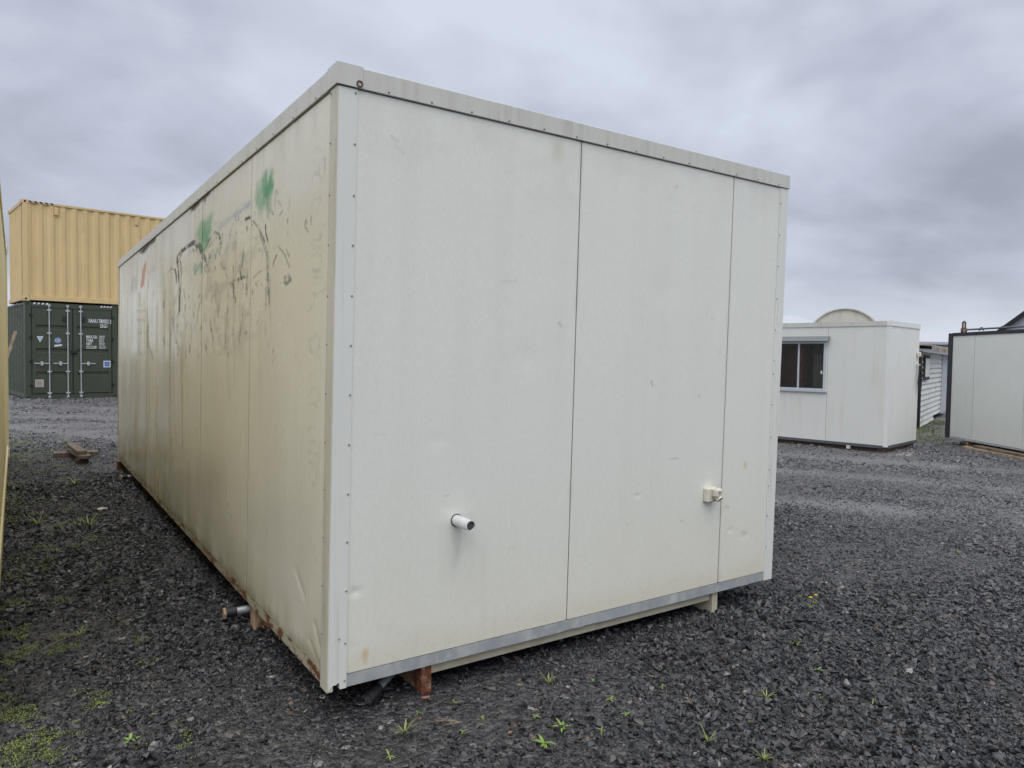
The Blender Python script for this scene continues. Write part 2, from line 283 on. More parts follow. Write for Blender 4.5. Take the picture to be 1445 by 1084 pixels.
# smooth value noise on arrays
_T = rng.random((256, 256))
def vn(x, y, s=0):
    x = np.asarray(x)+s*17.31; y = np.asarray(y)+s*9.77; ix = np.floor(x).astype(int); iy = np.floor(y).astype(int); fx = x-ix; fy = y-iy
    fx = fx*fx*(3-2*fx); fy = fy*fy*(3-2*fy); g = lambda a, b: _T[a & 255, b & 255]
    return (g(ix, iy)*(1-fx)+g(ix+1, iy)*fx)*(1-fy)+(g(ix, iy+1)*(1-fx)+g(ix+1, iy+1)*fx)*fy
def fbm(x, y, s=0, o=4): return sum(vn(x*2**i, y*2**i, s+i)*0.5**i for i in range(o))/sum(0.5**i for i in range(o))
def ss(a, b, v): t = np.clip((v-a)/(b-a), 0, 1); return t*t*(3-2*t)
STROKES=[
('k',0.022,1,[(3.34,1.98),(3.3,2.02),(3.15,2.04),(2.9,2.05),(2.7,2.05),(2.56,2.02),(2.46,1.99),(2.37,1.94),(2.31,1.88)]),
('k',0.014,0.6875,[(3.27,1.98),(3.1,2.03),(2.86,2.04),(2.67,2.03),(2.48,1.98),(2.41,1.92)]),
('k',0.014,0.9375,[(2.37,1.95),(2.28,1.98),(2.18,2.01),(2.07,2.04)]),
('k',0.012,0.75,[(2.15,2.06),(2.04,2.03),(1.93,2.0),(1.88,1.94)]),
('b',0.03,0.45,[(2.11,2.06),(1.83,2.05),(1.58,2.06),(1.41,2.07),(1.25,2.07)]),
('b',0.012,0.5,[(1.58,2.06),(1.41,2.06),(1.25,2.07)]),
('k',0.012,0.9375,[(1.35,2.0),(1.29,2.0),(1.22,2.0)]),
('k',0.014,0.875,[(3.69,1.94),(3.56,1.95),(3.42,1.93),(3.37,1.89),(3.35,1.83)]),
('k',0.012,0.75,[(3.31,1.99),(3.26,1.88),(3.22,1.73),(3.21,1.6)]),
('k',0.01,0.625,[(3.18,1.97),(3.15,1.85),(3.17,1.72)]),
('d',0.03,0.375,[(3.26,1.96),(3.17,1.77),(3.19,1.6),(3.15,1.39),(3.07,0.97),(3.02,0.62)]),
('d',0.02,0.375,[(3.63,1.95),(3.6,1.39),(3.54,0.73),(3.49,0.4)]),
('k',0.008,0.625,[(2.29,1.88),(2.23,1.81)]),
('k',0.008,0.625,[(2.08,1.66),(2.08,1.64)]),
('k',0.01,0.6875,[(1.58,1.78),(1.57,1.69),(1.56,1.61)]),
('k',0.012,0.625,[(1.55,1.7),(1.42,1.7),(1.31,1.7)]),
('k',0.014,0.5,[(1.27,1.72),(1.28,1.66),(1.29,1.6)]),
('d',0.05,0.3375,[(1.56,1.91),(1.54,1.76),(1.54,1.59),(1.53,1.41),(1.5,1.14)]),
('d',0.05,0.2625,[(1.4,1.83),(1.39,1.65)]),
('k',0.008,0.5625,[(1.4,1.75),(1.36,1.83),(1.35,1.88)]),
('k',0.01,0.875,[(0.95,1.92),(0.94,1.88),(0.91,1.84)]),
('k',0.01,0.5625,[(1.17,1.97),(1.07,1.92),(0.97,1.85),(0.91,1.78),(0.89,1.69),(0.87,1.59),(0.86,1.51)]),
('k',0.008,0.4375,[(1.04,1.88),(0.94,1.79),(0.91,1.7),(0.89,1.58)]),
('d',0.03,0.2625,[(0.91,1.83),(0.88,1.7),(0.87,1.55)]),
('k',0.006,0.5,[(1.16,1.68),(1.06,1.7),(0.97,1.71)]),
('k',0.006,0.5,[(0.73,1.79),(0.63,1.74),(0.56,1.68)]),
('k',0.016,0.5625,[(0.63,1.64),(0.57,1.64),(0.54,1.62),(0.6,1.61),(0.63,1.62)]),
('k',0.012,0.5625,[(0.81,1.71),(0.8,1.73),(0.76,1.75)]),
('k',0.008,0.5,[(0.72,1.93),(0.68,1.94)]),
('k',0.008,0.5,[(0.61,1.76),(0.57,1.73)]),
('a',0.016,0.6,[(0.57,1.98),(0.58,1.94)]),
('k',0.006,0.375,[(0.59,1.84),(0.58,1.8)]),
('k',0.008,0.5,[(1.15,2.01),(1.13,1.99)]),
('k',0.006,0.4375,[(0.75,2.0),(0.7,1.97)]),
('k',0.008,0.6875,[(2.88,1.99),(2.83,2.01),(2.78,1.98)]),
('k',0.008,0.6875,[(2.76,1.99),(2.72,2.01),(2.67,1.98)]),
('k',0.008,0.6875,[(2.67,1.99),(2.63,2.01),(2.58,1.97)]),
('k',0.008,0.6875,[(2.56,1.99),(2.52,2.0),(2.48,1.97)]),
('k',0.008,0.5,[(2.21,1.92),(2.2,1.91)]),
('k',0.008,0.5,[(2.1,1.93),(2.09,1.92)]),
('k',0.008,0.5,[(2.03,1.88),(2.02,1.87)]),
('k',0.008,0.5,[(1.93,1.9),(1.91,1.88)]),
('k',0.008,0.5,[(2.14,1.98),(2.13,1.96)]),
('k',0.008,0.5,[(2.0,1.93),(1.98,1.91)]),
('k',0.008,0.5,[(1.89,1.92),(1.88,1.9)]),
('k',0.008,0.5,[(2.05,1.9),(2.03,1.89)]),
('k',0.007,0.625,[(1.54,2.03),(1.52,2.02)]),
('k',0.007,0.625,[(1.49,2.01),(1.48,2.0)]),
('k',0.007,0.625,[(1.55,2.0),(1.54,1.99)]),
('k',0.007,0.625,[(1.3,1.96),(1.29,1.94)]),
('k',0.007,0.625,[(1.41,1.95),(1.39,1.94)]),
('k',0.007,0.625,[(1.52,1.96),(1.51,1.95)]),
('k',0.007,0.625,[(1.56,2.06),(1.54,2.04)]),
('k',0.007,0.625,[(1.48,2.04),(1.47,2.02)]),
('g',0.0615,0.7344,[(0.93,2.13),(0.94,2.09)]),
('g',0.0697,0.7344,[(1.01,2.09),(1.02,2.05)]),
('g',0.0492,0.6912,[(0.91,2.07),(0.9,2.01)]),
('g',0.0697,0.6912,[(2.28,2.1),(2.3,2.06)]),
('g',0.0615,0.6912,[(2.44,2.09),(2.42,2.03)]),
('g',0.041,0.6048,[(2.24,2.04),(2.33,1.98)]),
('t',0.022,0.7,[(2.65,1.88),(2.64,1.84)]),
('t',0.022,0.7,[(2.46,1.87),(2.44,1.83)]),
('t',0.02,0.3,[(2.03,1.9),(1.96,1.92)]),
('g',0.0123,0.2592,[(0.79,2.05),(0.75,2.04)]),
('o',0.03,0.756,[(5.0,2.12),(5.12,2.04),(5.19,1.95)]),
('o',0.006,0.42,[(4.78,1.96),(4.78,1.88)]),
('b',0.05,0.35,[(5.89,2.04),(5.69,1.97),(5.89,1.95)]),
('b',0.03,0.4,[(4.71,2.03),(4.52,2.03)]),
('t',0.012,0.4,[(5.42,1.88),(5.35,1.75)]),
('t',0.018,0.45,[(4.8,1.54),(4.85,1.44),(4.81,1.36)]),
('k',0.01,0.625,[(4.71,1.34),(4.56,1.28),(4.47,1.23)]),
('k',0.01,0.5,[(4.49,1.83),(4.47,1.79)]),
('d',0.02,0.375,[(6.09,1.84),(6.12,2.03)]),
('d',0.012,0.375,[(5.68,1.72),(4.92,1.68)]),
('d',0.012,0.375,[(5.67,1.63),(4.92,1.59)]),
('d',0.012,0.375,[(5.67,1.49),(4.91,1.47)]),
('d',0.012,0.375,[(5.66,1.29),(4.91,1.28)]),
('d',0.02,0.2625,[(5.28,1.67),(5.27,1.48)]),
('r',0.05,1,[(5.18,2.29),(5.04,2.3),(4.92,2.29)]),
('r',0.03,1,[(4.88,2.3),(4.68,2.29),(4.48,2.29)]),
('r',0.02,1,[(5.13,2.26),(5.11,2.28)]),
('r',0.045,1,[(2.74,2.31),(2.67,2.3)]),
('r',0.025,1,[(2.64,2.3),(2.43,2.3),(2.25,2.3)]),
('r',0.015,1,[(2.74,2.28),(2.73,2.31)]),
('r',0.015,0.9,[(2.34,2.27),(2.33,2.29)]),
('a',0.05,0.4125,[(2.66,2.21),(2.63,2.11)]),
('a',0.03,0.3,[(2.84,2.1),(2.68,2.08)]),
('a',0.1,0.525,[(5.67,1.2),(5.64,0.73),(5.57,0.26)]),
('a',0.07,0.45,[(4.8,1.67),(4.76,1.01),(4.69,0.37)]),
('a',0.1,0.3375,[(4.22,0.91),(4.2,0.49),(4.14,0.07)]),
('a',0.08,0.3,[(6.3,0.8),(6.28,0.45),(6.2,0.11)]),
('a',0.1,0.3375,[(3.97,0.45),(3.96,0.27),(3.91,0.1)]),
('a',0.06,0.2625,[(3.89,1.75),(3.87,1.34),(3.81,0.94)]),
('a',0.08,0.3,[(3.6,1.45),(3.58,0.97),(3.52,0.5)]),
('a',0.1,0.3,[(4.92,0.47),(4.91,0.24),(4.85,0.01)]),
('a',0.06,0.225,[(2.97,1.69),(2.95,1.34),(2.9,0.98)]),
('a',0.05,0.2625,[(4.27,1.89),(4.25,1.52),(4.19,1.16)]),
('a',0.06,0.225,[(6.89,1.92),(6.84,1.02),(6.73,0.12)]),
('a',0.12,0.2625,[(3.56,0.61),(3.55,0.42),(3.51,0.23)]),
('d',0.05,0.2625,[(5.43,1.84),(5.41,1.34),(5.33,0.85)]),
('d',0.03,0.225,[(5.04,1.95),(5.0,1.14),(4.91,0.34)]),
('d',0.03,0.2625,[(4.54,1.78),(4.52,1.34),(4.46,0.9)]),
('d',0.03,0.2625,[(3.94,1.92),(3.92,1.6),(3.87,1.28)]),
('d',0.05,0.3,[(3.42,1.61),(3.4,1.07),(3.34,0.53)]),
('d',0.07,0.3375,[(3.06,1.39),(3.04,0.98),(2.99,0.57)]),
('d',0.05,0.3,[(2.75,1.87),(2.73,1.65),(2.7,1.43)]),
('d',0.03,0.1875,[(2.14,1.82),(2.12,1.51),(2.09,1.2)]),
('d',0.05,0.225,[(1.69,1.69),(1.68,1.37),(1.64,1.05)]),
('d',0.05,0.2625,[(1.4,1.6),(1.39,1.41),(1.36,1.22)]),
('d',0.04,0.15,[(1.03,1.5),(1.02,1.33),(1.0,1.16)]),
('d',0.05,0.3,[(3.27,0.96),(3.26,0.75),(3.22,0.54)]),
('d',0.05,0.3,[(5.99,2.02),(5.98,1.72),(5.91,1.42)]),
('d',0.08,0.3,[(5.75,0.54),(5.73,0.24),(5.66,-0.04)]),
('d',0.05,0.3,[(4.21,0.67),(4.2,0.55),(4.15,0.43)]),
('t',0.02,0.35,[(3.95,0.17),(3.67,0.18)]),
('b',0.03,0.3,[(3.39,0.38),(3.36,0.31)]),
('h',0.009,0.26,[(0.15,2.07),(0.16,2.05),(0.18,2.05),(0.2,2.04),(0.23,2.05),(0.26,2.07),(0.27,2.09),(0.27,2.1),(0.26,2.12),(0.24,2.12),(0.21,2.12),(0.18,2.1),(0.16,2.09),(0.15,2.07)]),
('h',0.009,0.26,[(0.19,2.03),(0.19,2.03),(0.2,2.02),(0.2,2.02),(0.21,2.02),(0.23,2.02),(0.24,2.03),(0.25,2.03),(0.26,2.03),(0.27,2.04),(0.28,2.04),(0.28,2.05),(0.28,2.05),(0.28,2.05)]),
('h',0.009,0.26,[(0.27,1.98),(0.28,1.99),(0.28,2.0),(0.27,2.01),(0.25,2.02),(0.23,2.02),(0.21,2.02),(0.2,2.01),(0.18,2.0),(0.17,1.99),(0.17,1.97),(0.17,1.96),(0.18,1.95),(0.19,1.95)]),
('h',0.009,0.26,[(0.29,1.94),(0.22,1.95),(0.19,1.93)]),
('h',0.009,0.26,[(0.28,1.9),(0.27,1.92),(0.17,1.92),(0.2,1.86)]),
('h',0.009,0.26,[(0.19,1.81),(0.09,1.8)]),
('h',0.009,0.26,[(0.19,1.79),(0.15,1.78),(0.17,1.76)]),
('h',0.009,0.26,[(0.16,1.76),(0.28,1.75),(0.25,1.73),(0.15,1.72)]),
('h',0.009,0.26,[(0.17,1.76),(0.16,1.72)]),
('h',0.009,0.26,[(0.28,1.69),(0.27,1.7),(0.24,1.7),(0.22,1.7),(0.19,1.7),(0.17,1.69),(0.15,1.68),(0.15,1.66),(0.15,1.65),(0.16,1.64),(0.18,1.63),(0.2,1.63),(0.23,1.63),(0.25,1.64)]),
('h',0.009,0.26,[(0.26,1.64),(0.16,1.63)]),
('h',0.009,0.26,[(0.26,1.59),(0.26,1.61),(0.15,1.6),(0.15,1.58)]),
('h',0.009,0.26,[(0.2,1.6),(0.2,1.58)]),
('h',0.009,0.26,[(0.28,1.54),(0.2,1.54),(0.1,1.55)]),
('h',0.009,0.26,[(0.22,1.54),(0.23,1.51),(0.28,1.48)]),
('h',0.009,0.26,[(0.16,1.34),(0.16,1.32),(0.18,1.31),(0.21,1.3),(0.23,1.3),(0.26,1.31),(0.27,1.33),(0.27,1.35),(0.26,1.37),(0.24,1.38),(0.21,1.38),(0.18,1.38),(0.16,1.36),(0.16,1.34)]),
('h',0.009,0.26,[(0.16,1.34),(0.17,1.33),(0.19,1.32),(0.21,1.31),(0.24,1.31),(0.27,1.32),(0.28,1.34),(0.28,1.35),(0.27,1.36),(0.24,1.37),(0.21,1.37),(0.19,1.37),(0.17,1.36),(0.16,1.34)]),
('h',0.009,0.26,[(0.27,1.21),(0.2,1.23),(0.18,1.29)]),
('h',0.009,0.26,[(0.28,1.13),(0.27,1.14),(0.25,1.15),(0.23,1.16),(0.21,1.16),(0.19,1.16),(0.17,1.15),(0.15,1.15),(0.15,1.14),(0.15,1.13),(0.15,1.12),(0.17,1.11),(0.19,1.1),(0.21,1.1)]),
('h',0.009,0.26,[(0.27,1.09),(0.21,1.1),(0.17,1.08)]),
('h',0.009,0.26,[(0.19,0.95),(0.21,0.95),(0.23,0.94),(0.25,0.94),(0.26,0.95),(0.28,0.95),(0.28,0.96),(0.28,0.97),(0.28,0.98),(0.27,0.99),(0.25,1.0),(0.23,1.0),(0.21,1.01),(0.19,1.0)]),
('h',0.009,0.26,[(0.26,0.9),(0.12,0.9),(0.16,0.86),(0.26,0.86)]),
('h',0.009,0.26,[(0.21,0.85),(0.2,0.85),(0.19,0.85),(0.18,0.84),(0.17,0.84),(0.16,0.83),(0.16,0.82),(0.16,0.81),(0.16,0.8),(0.17,0.8),(0.17,0.79),(0.18,0.78),(0.2,0.78),(0.21,0.77)]),
('k',0.008,0.5,[(0.13,2.06),(0.13,2.01)]),
('k',0.008,0.5,[(0.34,1.85),(0.33,1.84)]),
('k',0.008,0.5,[(0.29,1.87),(0.28,1.83)]),
('k',0.008,0.5,[(0.35,1.85),(0.36,1.83),(0.31,1.8)]),
('k',0.008,0.5,[(0.59,1.9),(0.6,1.88)]),
('k',0.008,0.5,[(0.6,1.83),(0.56,1.81)]),
('a',0.014,0.45,[(0.56,1.98),(0.58,1.94)])]

# ------------------------------------------------------------------ ground
def lanes(x, y):
    """strips where wheels have pressed the stone into fine grit, 0..1"""
    wob = 0.5*(fbm(x*0.25, y*0.25, 91, 2)-0.5); s = (x-8.3)*0.866+(y-3.2)*0.5+wob; g = lambda c, w: np.exp(-((s-c)/w)**2)
    t = y-14.5+0.25*x+wob*2; h = lambda c, w: np.exp(-((t-c)/w)**2)*ss(4.0, 2.5, x)
    m = np.maximum(np.maximum(g(-1.0, 0.32), g(0.75, 0.36)), np.maximum(0.85*g(-3.1, 0.4), np.maximum(0.9*h(-1.2, 0.6), h(1.0, 0.7))))
    return np.clip(m*(0.35+1.1*fbm(x*1.3, y*1.3, 93, 4)), 0, 1)
gx = np.concatenate([[-900, -150, -30, -8], np.arange(-3, 18.01, 0.14), [30, 120, 900]]); gy = np.concatenate([[-900, -150, -30, -9], np.arange(-4, 24.01, 0.14), [40, 150, 900]])
GXX, GYY = np.meshgrid(gx, gy); nx_, ny_ = len(gx), len(gy); ii = np.arange(nx_*ny_).reshape(ny_, nx_)
me = bpy.data.meshes.new('ground'); me.from_pydata(np.column_stack([GXX.ravel(), GYY.ravel(), np.zeros(nx_*ny_)]).tolist(), [], np.stack([ii[:-1, :-1], ii[:-1, 1:], ii[1:, 1:], ii[1:, :-1]], -1).reshape(-1, 4).tolist())
at = me.attributes.new('packed', 'FLOAT', 'POINT'); at.data.foreach_set('value', lanes(GXX, GYY).ravel().astype(np.float32)); ground = finish(me, 'ground', 'ground', None); tag(ground, kind='structure')

# loose crushed stone on the near ground
stones = bpy.data.collections.new('stone_shapes')
for k in range(8):
    bm = BM()
    for i in range(9):
        a = rng.random()*6.283; z = rng.random()*2-1; q = math.sqrt(1-z*z); s = 0.8+0.35*rng.random()
        bm.verts.new((q*math.cos(a)*s, q*math.sin(a)*s*0.78, z*s*0.66))
    r = bmesh.ops.convex_hull(bm, input=bm.verts); bmesh.ops.delete(bm, geom=[g for g in r['geom_interior'] if isinstance(g, bmesh.types.BMVert)], context='VERTS')
    me = bpy.data.meshes.new('stone'); bm.to_mesh(me); bm.free(); me.materials.append(MT['stone']); stones.objects.link(bpy.data.objects.new('stone', me))
fx, fy = math.sin(YAW), math.cos(YAW)
def scatter(d0, d1, dens, rmean):
    l1 = 0.77*d1+0.6; n = int(dens*(d1-d0)*2*l1); d = d0+rng.random(n)*(d1-d0); l = (rng.random(n)*2-1)*l1
    k = np.abs(l) < 0.77*d+0.6; d = d[k]; l = l[k]
    x = CAM.x+d*fx+l*fy; y = CAM.y+d*fy-l*fx; r = rmean*np.exp(rng.normal(0, 0.58, len(x)))
    return x, y, np.clip(r, rmean*0.45, rmean*3.2)
lay = [scatter(1.7, 3.0, 9500, 0.0054), scatter(3.0, 4.6, 8500, 0.0058), scatter(4.6, 6.8, 7200, 0.0059), scatter(6.8, 10.0, 4200, 0.0070), scatter(10.0, 15.0, 1500, 0.0098), scatter(15.0, 26.0, 380, 0.013)]
px = np.concatenate([a[0] for a in lay]); py = np.concatenate([a[1] for a in lay]); pr = np.concatenate([a[2] for a in lay])
pr = pr*(0.72+0.6*ss(0.35, 0.65, fbm(px*1.7+3, py*1.7, 81)))      # sorted patches of coarser and finer stone
def blocked(cx, cy):
    # does the line from (cx, cy) to the stone run through the middle of the big cabin
    t0 = np.zeros_like(px); t1 = np.ones_like(px)
    for p0, p, lo, hi in ((cx, px, 0.45, 2.3), (cy, py, 0.55, 6.9)):
        d = p-p0; d = np.where(np.abs(d) < 1e-6, 1e-6, d); a = (lo-p0)/d; b = (hi-p0)/d; t0 = np.maximum(t0, np.minimum(a, b)); t1 = np.minimum(t1, np.maximum(a, b))
    return t0 < t1
hide = blocked(CAM.x, CAM.y) & blocked(CAM.x-0.7, CAM.y) & blocked(CAM.x+0.8, CAM.y)
keep = ~hide & ~((px < -1.16) & (py > 0.75)) & ~((px > 10.1) & (py > 3.6)) & ~((px > 10.6) & (py > 12)) & (py < 23.5) & (px < 16) & (0.6*fbm(px*0.9, py*0.9, 3)+0.4*fbm((px*0.53+py*0.85)*0.5, (py*0.53-px*0.85)*2.2, 7) > 0.22+0.34*rng.random(len(px))**1.3)
ln_ = lanes(px, py); keep &= rng.random(len(px)) > 0.88*ln_
pr = pr*(1-0.35*ln_)
px, py, pr = px[keep], py[keep], pr[keep]; n = len(px)
me = bpy.data.meshes.new('gravel'); me.vertices.add(n); lift = pr*(0.05+0.45*rng.random(n)); me.vertices.foreach_set('co', np.stack([px, py, lift], 1).ravel().astype(np.float32))
at = me.attributes.new('turn', 'FLOAT_VECTOR', 'POINT'); at.data.foreach_set('vector', np.stack([rng.normal(0, 0.55, n), rng.normal(0, 0.55, n), rng.random(n)*6.283], 1).ravel().astype(np.float32))
at = me.attributes.new('size', 'FLOAT_VECTOR', 'POINT'); at.data.foreach_set('vector', np.stack([pr*(1+0.35*rng.random(n)), pr, pr*(0.8+0.4*rng.random(n))], 1).ravel().astype(np.float32))
at = me.attributes.new('pick', 'INT', 'POINT'); at.data.foreach_set('value', rng.integers(0, 8, n).astype(np.int32))
gravel = bpy.data.objects.new('gravel', me); COL.objects.link(gravel); tag(gravel, 'loose dark grey crushed stone lying over the near yard', 'gravel', kind='stuff')
ng = bpy.data.node_groups.new('lay_stones', 'GeometryNodeTree'); ng.interface.new_socket('Geometry', in_out='INPUT', socket_type='NodeSocketGeometry'); ng.interface.new_socket('Geometry', in_out='OUTPUT', socket_type='NodeSocketGeometry')
gi = ng.nodes.new('NodeGroupInput'); go = ng.nodes.new('NodeGroupOutput'); ip = ng.nodes.new('GeometryNodeInstanceOnPoints'); ci = ng.nodes.new('GeometryNodeCollectionInfo')
ci.inputs['Collection'].default_value = stones; ci.inputs['Separate Children'].default_value = True; ci.inputs['Reset Children'].default_value = True; ip.inputs['Pick Instance'].default_value = True
def na(name, t): q = ng.nodes.new('GeometryNodeInputNamedAttribute'); q.data_type = t; q.inputs[0].default_value = name; return q.outputs[0]
ng.links.new(gi.outputs[0], ip.inputs['Points']); ng.links.new(ci.outputs[0], ip.inputs['Instance']); ng.links.new(na('pick', 'INT'), ip.inputs['Instance Index']); ng.links.new(na('turn', 'FLOAT_VECTOR'), ip.inputs['Rotation']); ng.links.new(na('size', 'FLOAT_VECTOR'), ip.inputs['Scale']); ng.links.new(ip.outputs[0], go.inputs[0])
gravel.modifiers.new('stones', 'NODES').node_group = ng

# ------------------------------------------------------------------ the big cabin
LEAN = (0.009, -0.0116); ZB = 0.125; CW, CL, CH, FZ = 2.728, 7.217, 2.383, 2.302
cabin = thing('portable_cabin', 'large white windowless portable cabin with scuffed left side filling the middle', 'cabin', (0, 0, ZB))
def leaned(x, y, z): return (x+LEAN[0]*z, y+LEAN[1]*z, z)

KC = dict(g=(0.085, 0.33, 0.17), k=(0.045, 0.05, 0.06), b=(0.40, 0.44, 0.54), o=(0.55, 0.13, 0.05), d=(0.24, 0.225, 0.18), t=(0.16, 0.40, 0.38), r=(0.035, 0.022, 0.016), h=(0.36, 0.35, 0.31), a=(0.36, 0.35, 0.12))
def seg_dist(U, V, a, b, fu):
    au, av = a; bu, bv = b; du = (bu-au)*fu; dv = bv-av; q = du*du+dv*dv+1e-9
    t = np.clip((((U-au)*fu)*du+(V-av)*dv)/q, 0, 1); return np.hypot((U-au)*fu-t*du, V-av-t*dv)
rs = np.random.default_rng(5)
for _ in range(150):
    u_ = 0.8+3.2*rs.random()**1.2; v_ = 1.25+0.75*rs.random(); l_ = 0.02+0.08*rs.random()**2; t_ = rs.normal(1.57, 0.5); STROKES.append(('k', 0.006+0.004*rs.random(), 0.25+0.4*rs.random(), [(u_, v_), (u_+l_*math.cos(t_)*2, v_+l_*math.sin(t_))]))
def paint_left(U, V):
    C = np.empty(U.shape+(3,)); C[:] = (0.76, 0.73, 0.60); G = np.full(U.shape, 0.17)  # base cream mixes grime with warm bounce off the cream container, painted in
    def lay(mask, col):
        C[:] = C*(1-mask[..., None])+np.array(col)*mask[..., None]
    far = ss(1.6, 4.6, U)
    lay(0.30*ss(0.45, 0.75, fbm(U*1.3, V*0.7, 11)), (0.56, 0.53, 0.43))
    lay((0.06+0.26*far)*ss(0.46, 0.74, fbm(U*7, V*0.55, 1, 5)), (0.40, 0.38, 0.29))
    lay((0.04+0.34*far)*ss(0.52, 0.78, fbm(U*5, V*0.8, 5, 5))*ss(2.2, 1.2, V), (0.42, 0.40, 0.17))
    lay(0.20*far*ss(0.5, 0.8, fbm(U*16, V*0.9, 8, 4)), (0.22, 0.21, 0.17))
    lay(0.5*ss(0.35, 0.05, V)*ss(0.3, 0.65, fbm(U*6, V*2.5, 15)), (0.44, 0.41, 0.25))
    lay(0.5*ss(0.12, 0.05, V+0.10*(fbm(U*11, V*3, 17)-0.5)), (0.22, 0.19, 0.09))
    lay(0.28*ss(0.2, 0, FZ-V)*ss(0.4, 0.7, fbm(U*9, V*1.0, 19)), (0.38, 0.36, 0.26))
    # cloudy scuffing of the worn middle band
    wornband = ss(0.7, 1.4, U)*ss(4.6, 3.4, U)*ss(1.05, 1.5, V)*ss(2.15, 1.9, V)
    lay(0.42*wornband*ss(0.50, 0.72, fbm(U*8+V*3, V*16, 61, 5))*ss(0.35, 0.65, fbm(U*1.7, V*2.3, 63)), (0.30, 0.29, 0.26))
    brk = fbm(U*9, V*22, 21, 4); brk2 = fbm(U*52, V*85, 25, 2); edge = fbm(U*14, V*14, 27, 3)
    umin, umax = U.min(), U.max()
    for kind, w, s, P in STROKES:
        us = [p[0] for p in P]
        if max(us) < umin-0.5 or min(us) > umax+0.5: continue
        um = sum(us)/len(us); fu = 1/(1+0.75*max(um, 0)) if kind not in 'ad' else 1/(1+0.15*max(um, 0))
        D = np.full(U.shape, 9.0)
        for a, b in zip(P[:-1], P[1:]): D = np.minimum(D, seg_dist(U, V, a, b, fu))
        if kind == 'k': w = w*0.72
        q = D/w+(edge-0.5)*1.1
        m = ss(1.25, 0.35, q)*s
        if kind in 'kb': m = m*ss(0.30, 0.56, brk*0.45+brk2*0.55)*1.35
        elif kind == 'g': m = m*ss(0.15, 0.55, 0.5*brk+0.5*fbm(U*30, V*6, 31, 3))
        elif kind in 'da': m = ss(1.3, 0.1, D/w+(edge-0.5)*0.8)*s*ss(0.25, 0.7, fbm(U*26, V*2.2, 35, 4))*1.1
        elif kind == 'h': m = ss(1.3, 0.5, D/w)*s*ss(0.25, 0.65, brk2)
        lay(np.clip(m, 0, 1), KC[kind]); G[:] = G+0.25*np.clip(m, 0, 1)
    lay(np.clip(0.22*ss(0.80, 0.88, fbm(U*60, V*60, 41, 2))*ss(0.5, 0.7, fbm(U*1.2, V*1.2, 43)), 0, 1), (0.15, 0.14, 0.11))
    G += 0.12*ss(0.4, 0.7, fbm(U*3, V*2, 45)); return C, G
MARKS = [(rng.random()*2.6+0.08, rng.random()*2.1+0.1, rng.normal(0, 0.03), rng.normal(0, 0.012), rng.random()) for _ in range(26)]
def paint_end(U, V):
    C = np.empty(U.shape+(3,)); C[:] = (0.755, 0.772, 0.715); G = np.full(U.shape, 0.30)
    def lay(mask, col): C[:] = C*(1-mask[..., None])+np.array(col)*mask[..., None]
    lay(0.07*ss(0.4, 0.75, fbm(U*1.1, V*1.0, 2)), (0.66, 0.68, 0.65))
    lay(0.07*ss(0.45, 0.75, fbm(U*9, V*0.5, 4, 5)), (0.55, 0.53, 0.44))
    lay(0.55*ss(1.0, 0.05, V+0.35*(fbm(U*3.5, V*1.2, 6)-0.5)), (0.765, 0.745, 0.64))
    lay(0.35*ss(0.20, 0.06, V+0.12*(fbm(U*8, V*3, 9)-0.5)), (0.64, 0.57, 0.40))
    lay(0.14*ss(0.22, 0.0, FZ-V)*ss(0.4, 0.7, fbm(U*7, V*4, 12)), (0.54, 0.52, 0.44))
    lay(0.08*ss(0.5, 0.72, fbm(U*5+V*6, V*7-U*2, 14, 4))*ss(1.7, 2.2, V), (0.45, 0.45, 0.43))
    lay(np.clip(0.14*ss(0.66, 0.78, fbm(U*45, V*45, 28, 3))*ss(0.45, 0.06, V+0.1*fbm(U*5, V*2, 29)), 0, 1), (0.36, 0.33, 0.26))      # splashed dirt
    lay(0.22*ss(0.60, 0.80, fbm(U*24, V*0.9, 30, 4))*ss(0.0, 0.5, vn(U*3, V*0.3, 31)-0.35)*ss(0.9, 0.2, V), (0.50, 0.44, 0.31))
    for x, z, dx, dz, s in MARKS:
        D = seg_dist(U, V, (x, z), (x+dx, z+dz), 1.0); lay(np.clip(ss(0.007, 0.002, D)*(0.08+0.4*s**3), 0, 1), (0.22, 0.20, 0.17))
    for x, z, r, c, s in ((0.153, 0.115, 0.02, (0.60, 0.42, 0.17), 0.7), (0.153, 0.085, 0.012, (0.60, 0.42, 0.17), 0.5), (2.45, 0.70, 0.02, (0.60, 0.47, 0.22), 0.6), (1.03, 2.24, 0.05, (0.52, 0.5, 0.36), 0.5), (2.47, 0.28, 0.02, (0.55, 0.42, 0.24), 0.3)):
        D = np.hypot(U-x, (V-z)*0.6); lay(np.clip(ss(r*1.2, 0, D)*s, 0, 1), c)
    run = ss(0.035, 0.0, np.abs(U-0.553-0.01*np.sin(V*30)))*ss(0.30, 0.56, V)*ss(0.605, 0.56, V); lay(0.35*run*ss(0.3, 0.7, fbm(U*60, V*3, 18)), (0.30, 0.28, 0.24))
    for xs in (1.171, 2.251): lay(0.35*ss(0.018, 0.0, np.abs(U-xs))*ss(0.35, 0.7, fbm(U*3, V*3, 22)), (0.40, 0.38, 0.31))
    return C, G
DENT_L = [((0.399, 0.363), (0.293, 0.295), 0.022, 0.0022), ((0.157, 0.212), (0.087, 0.132), 0.018, 0.003), ((0.213, 0.127), (0.10, 0.065), 0.016, 0.0025)]
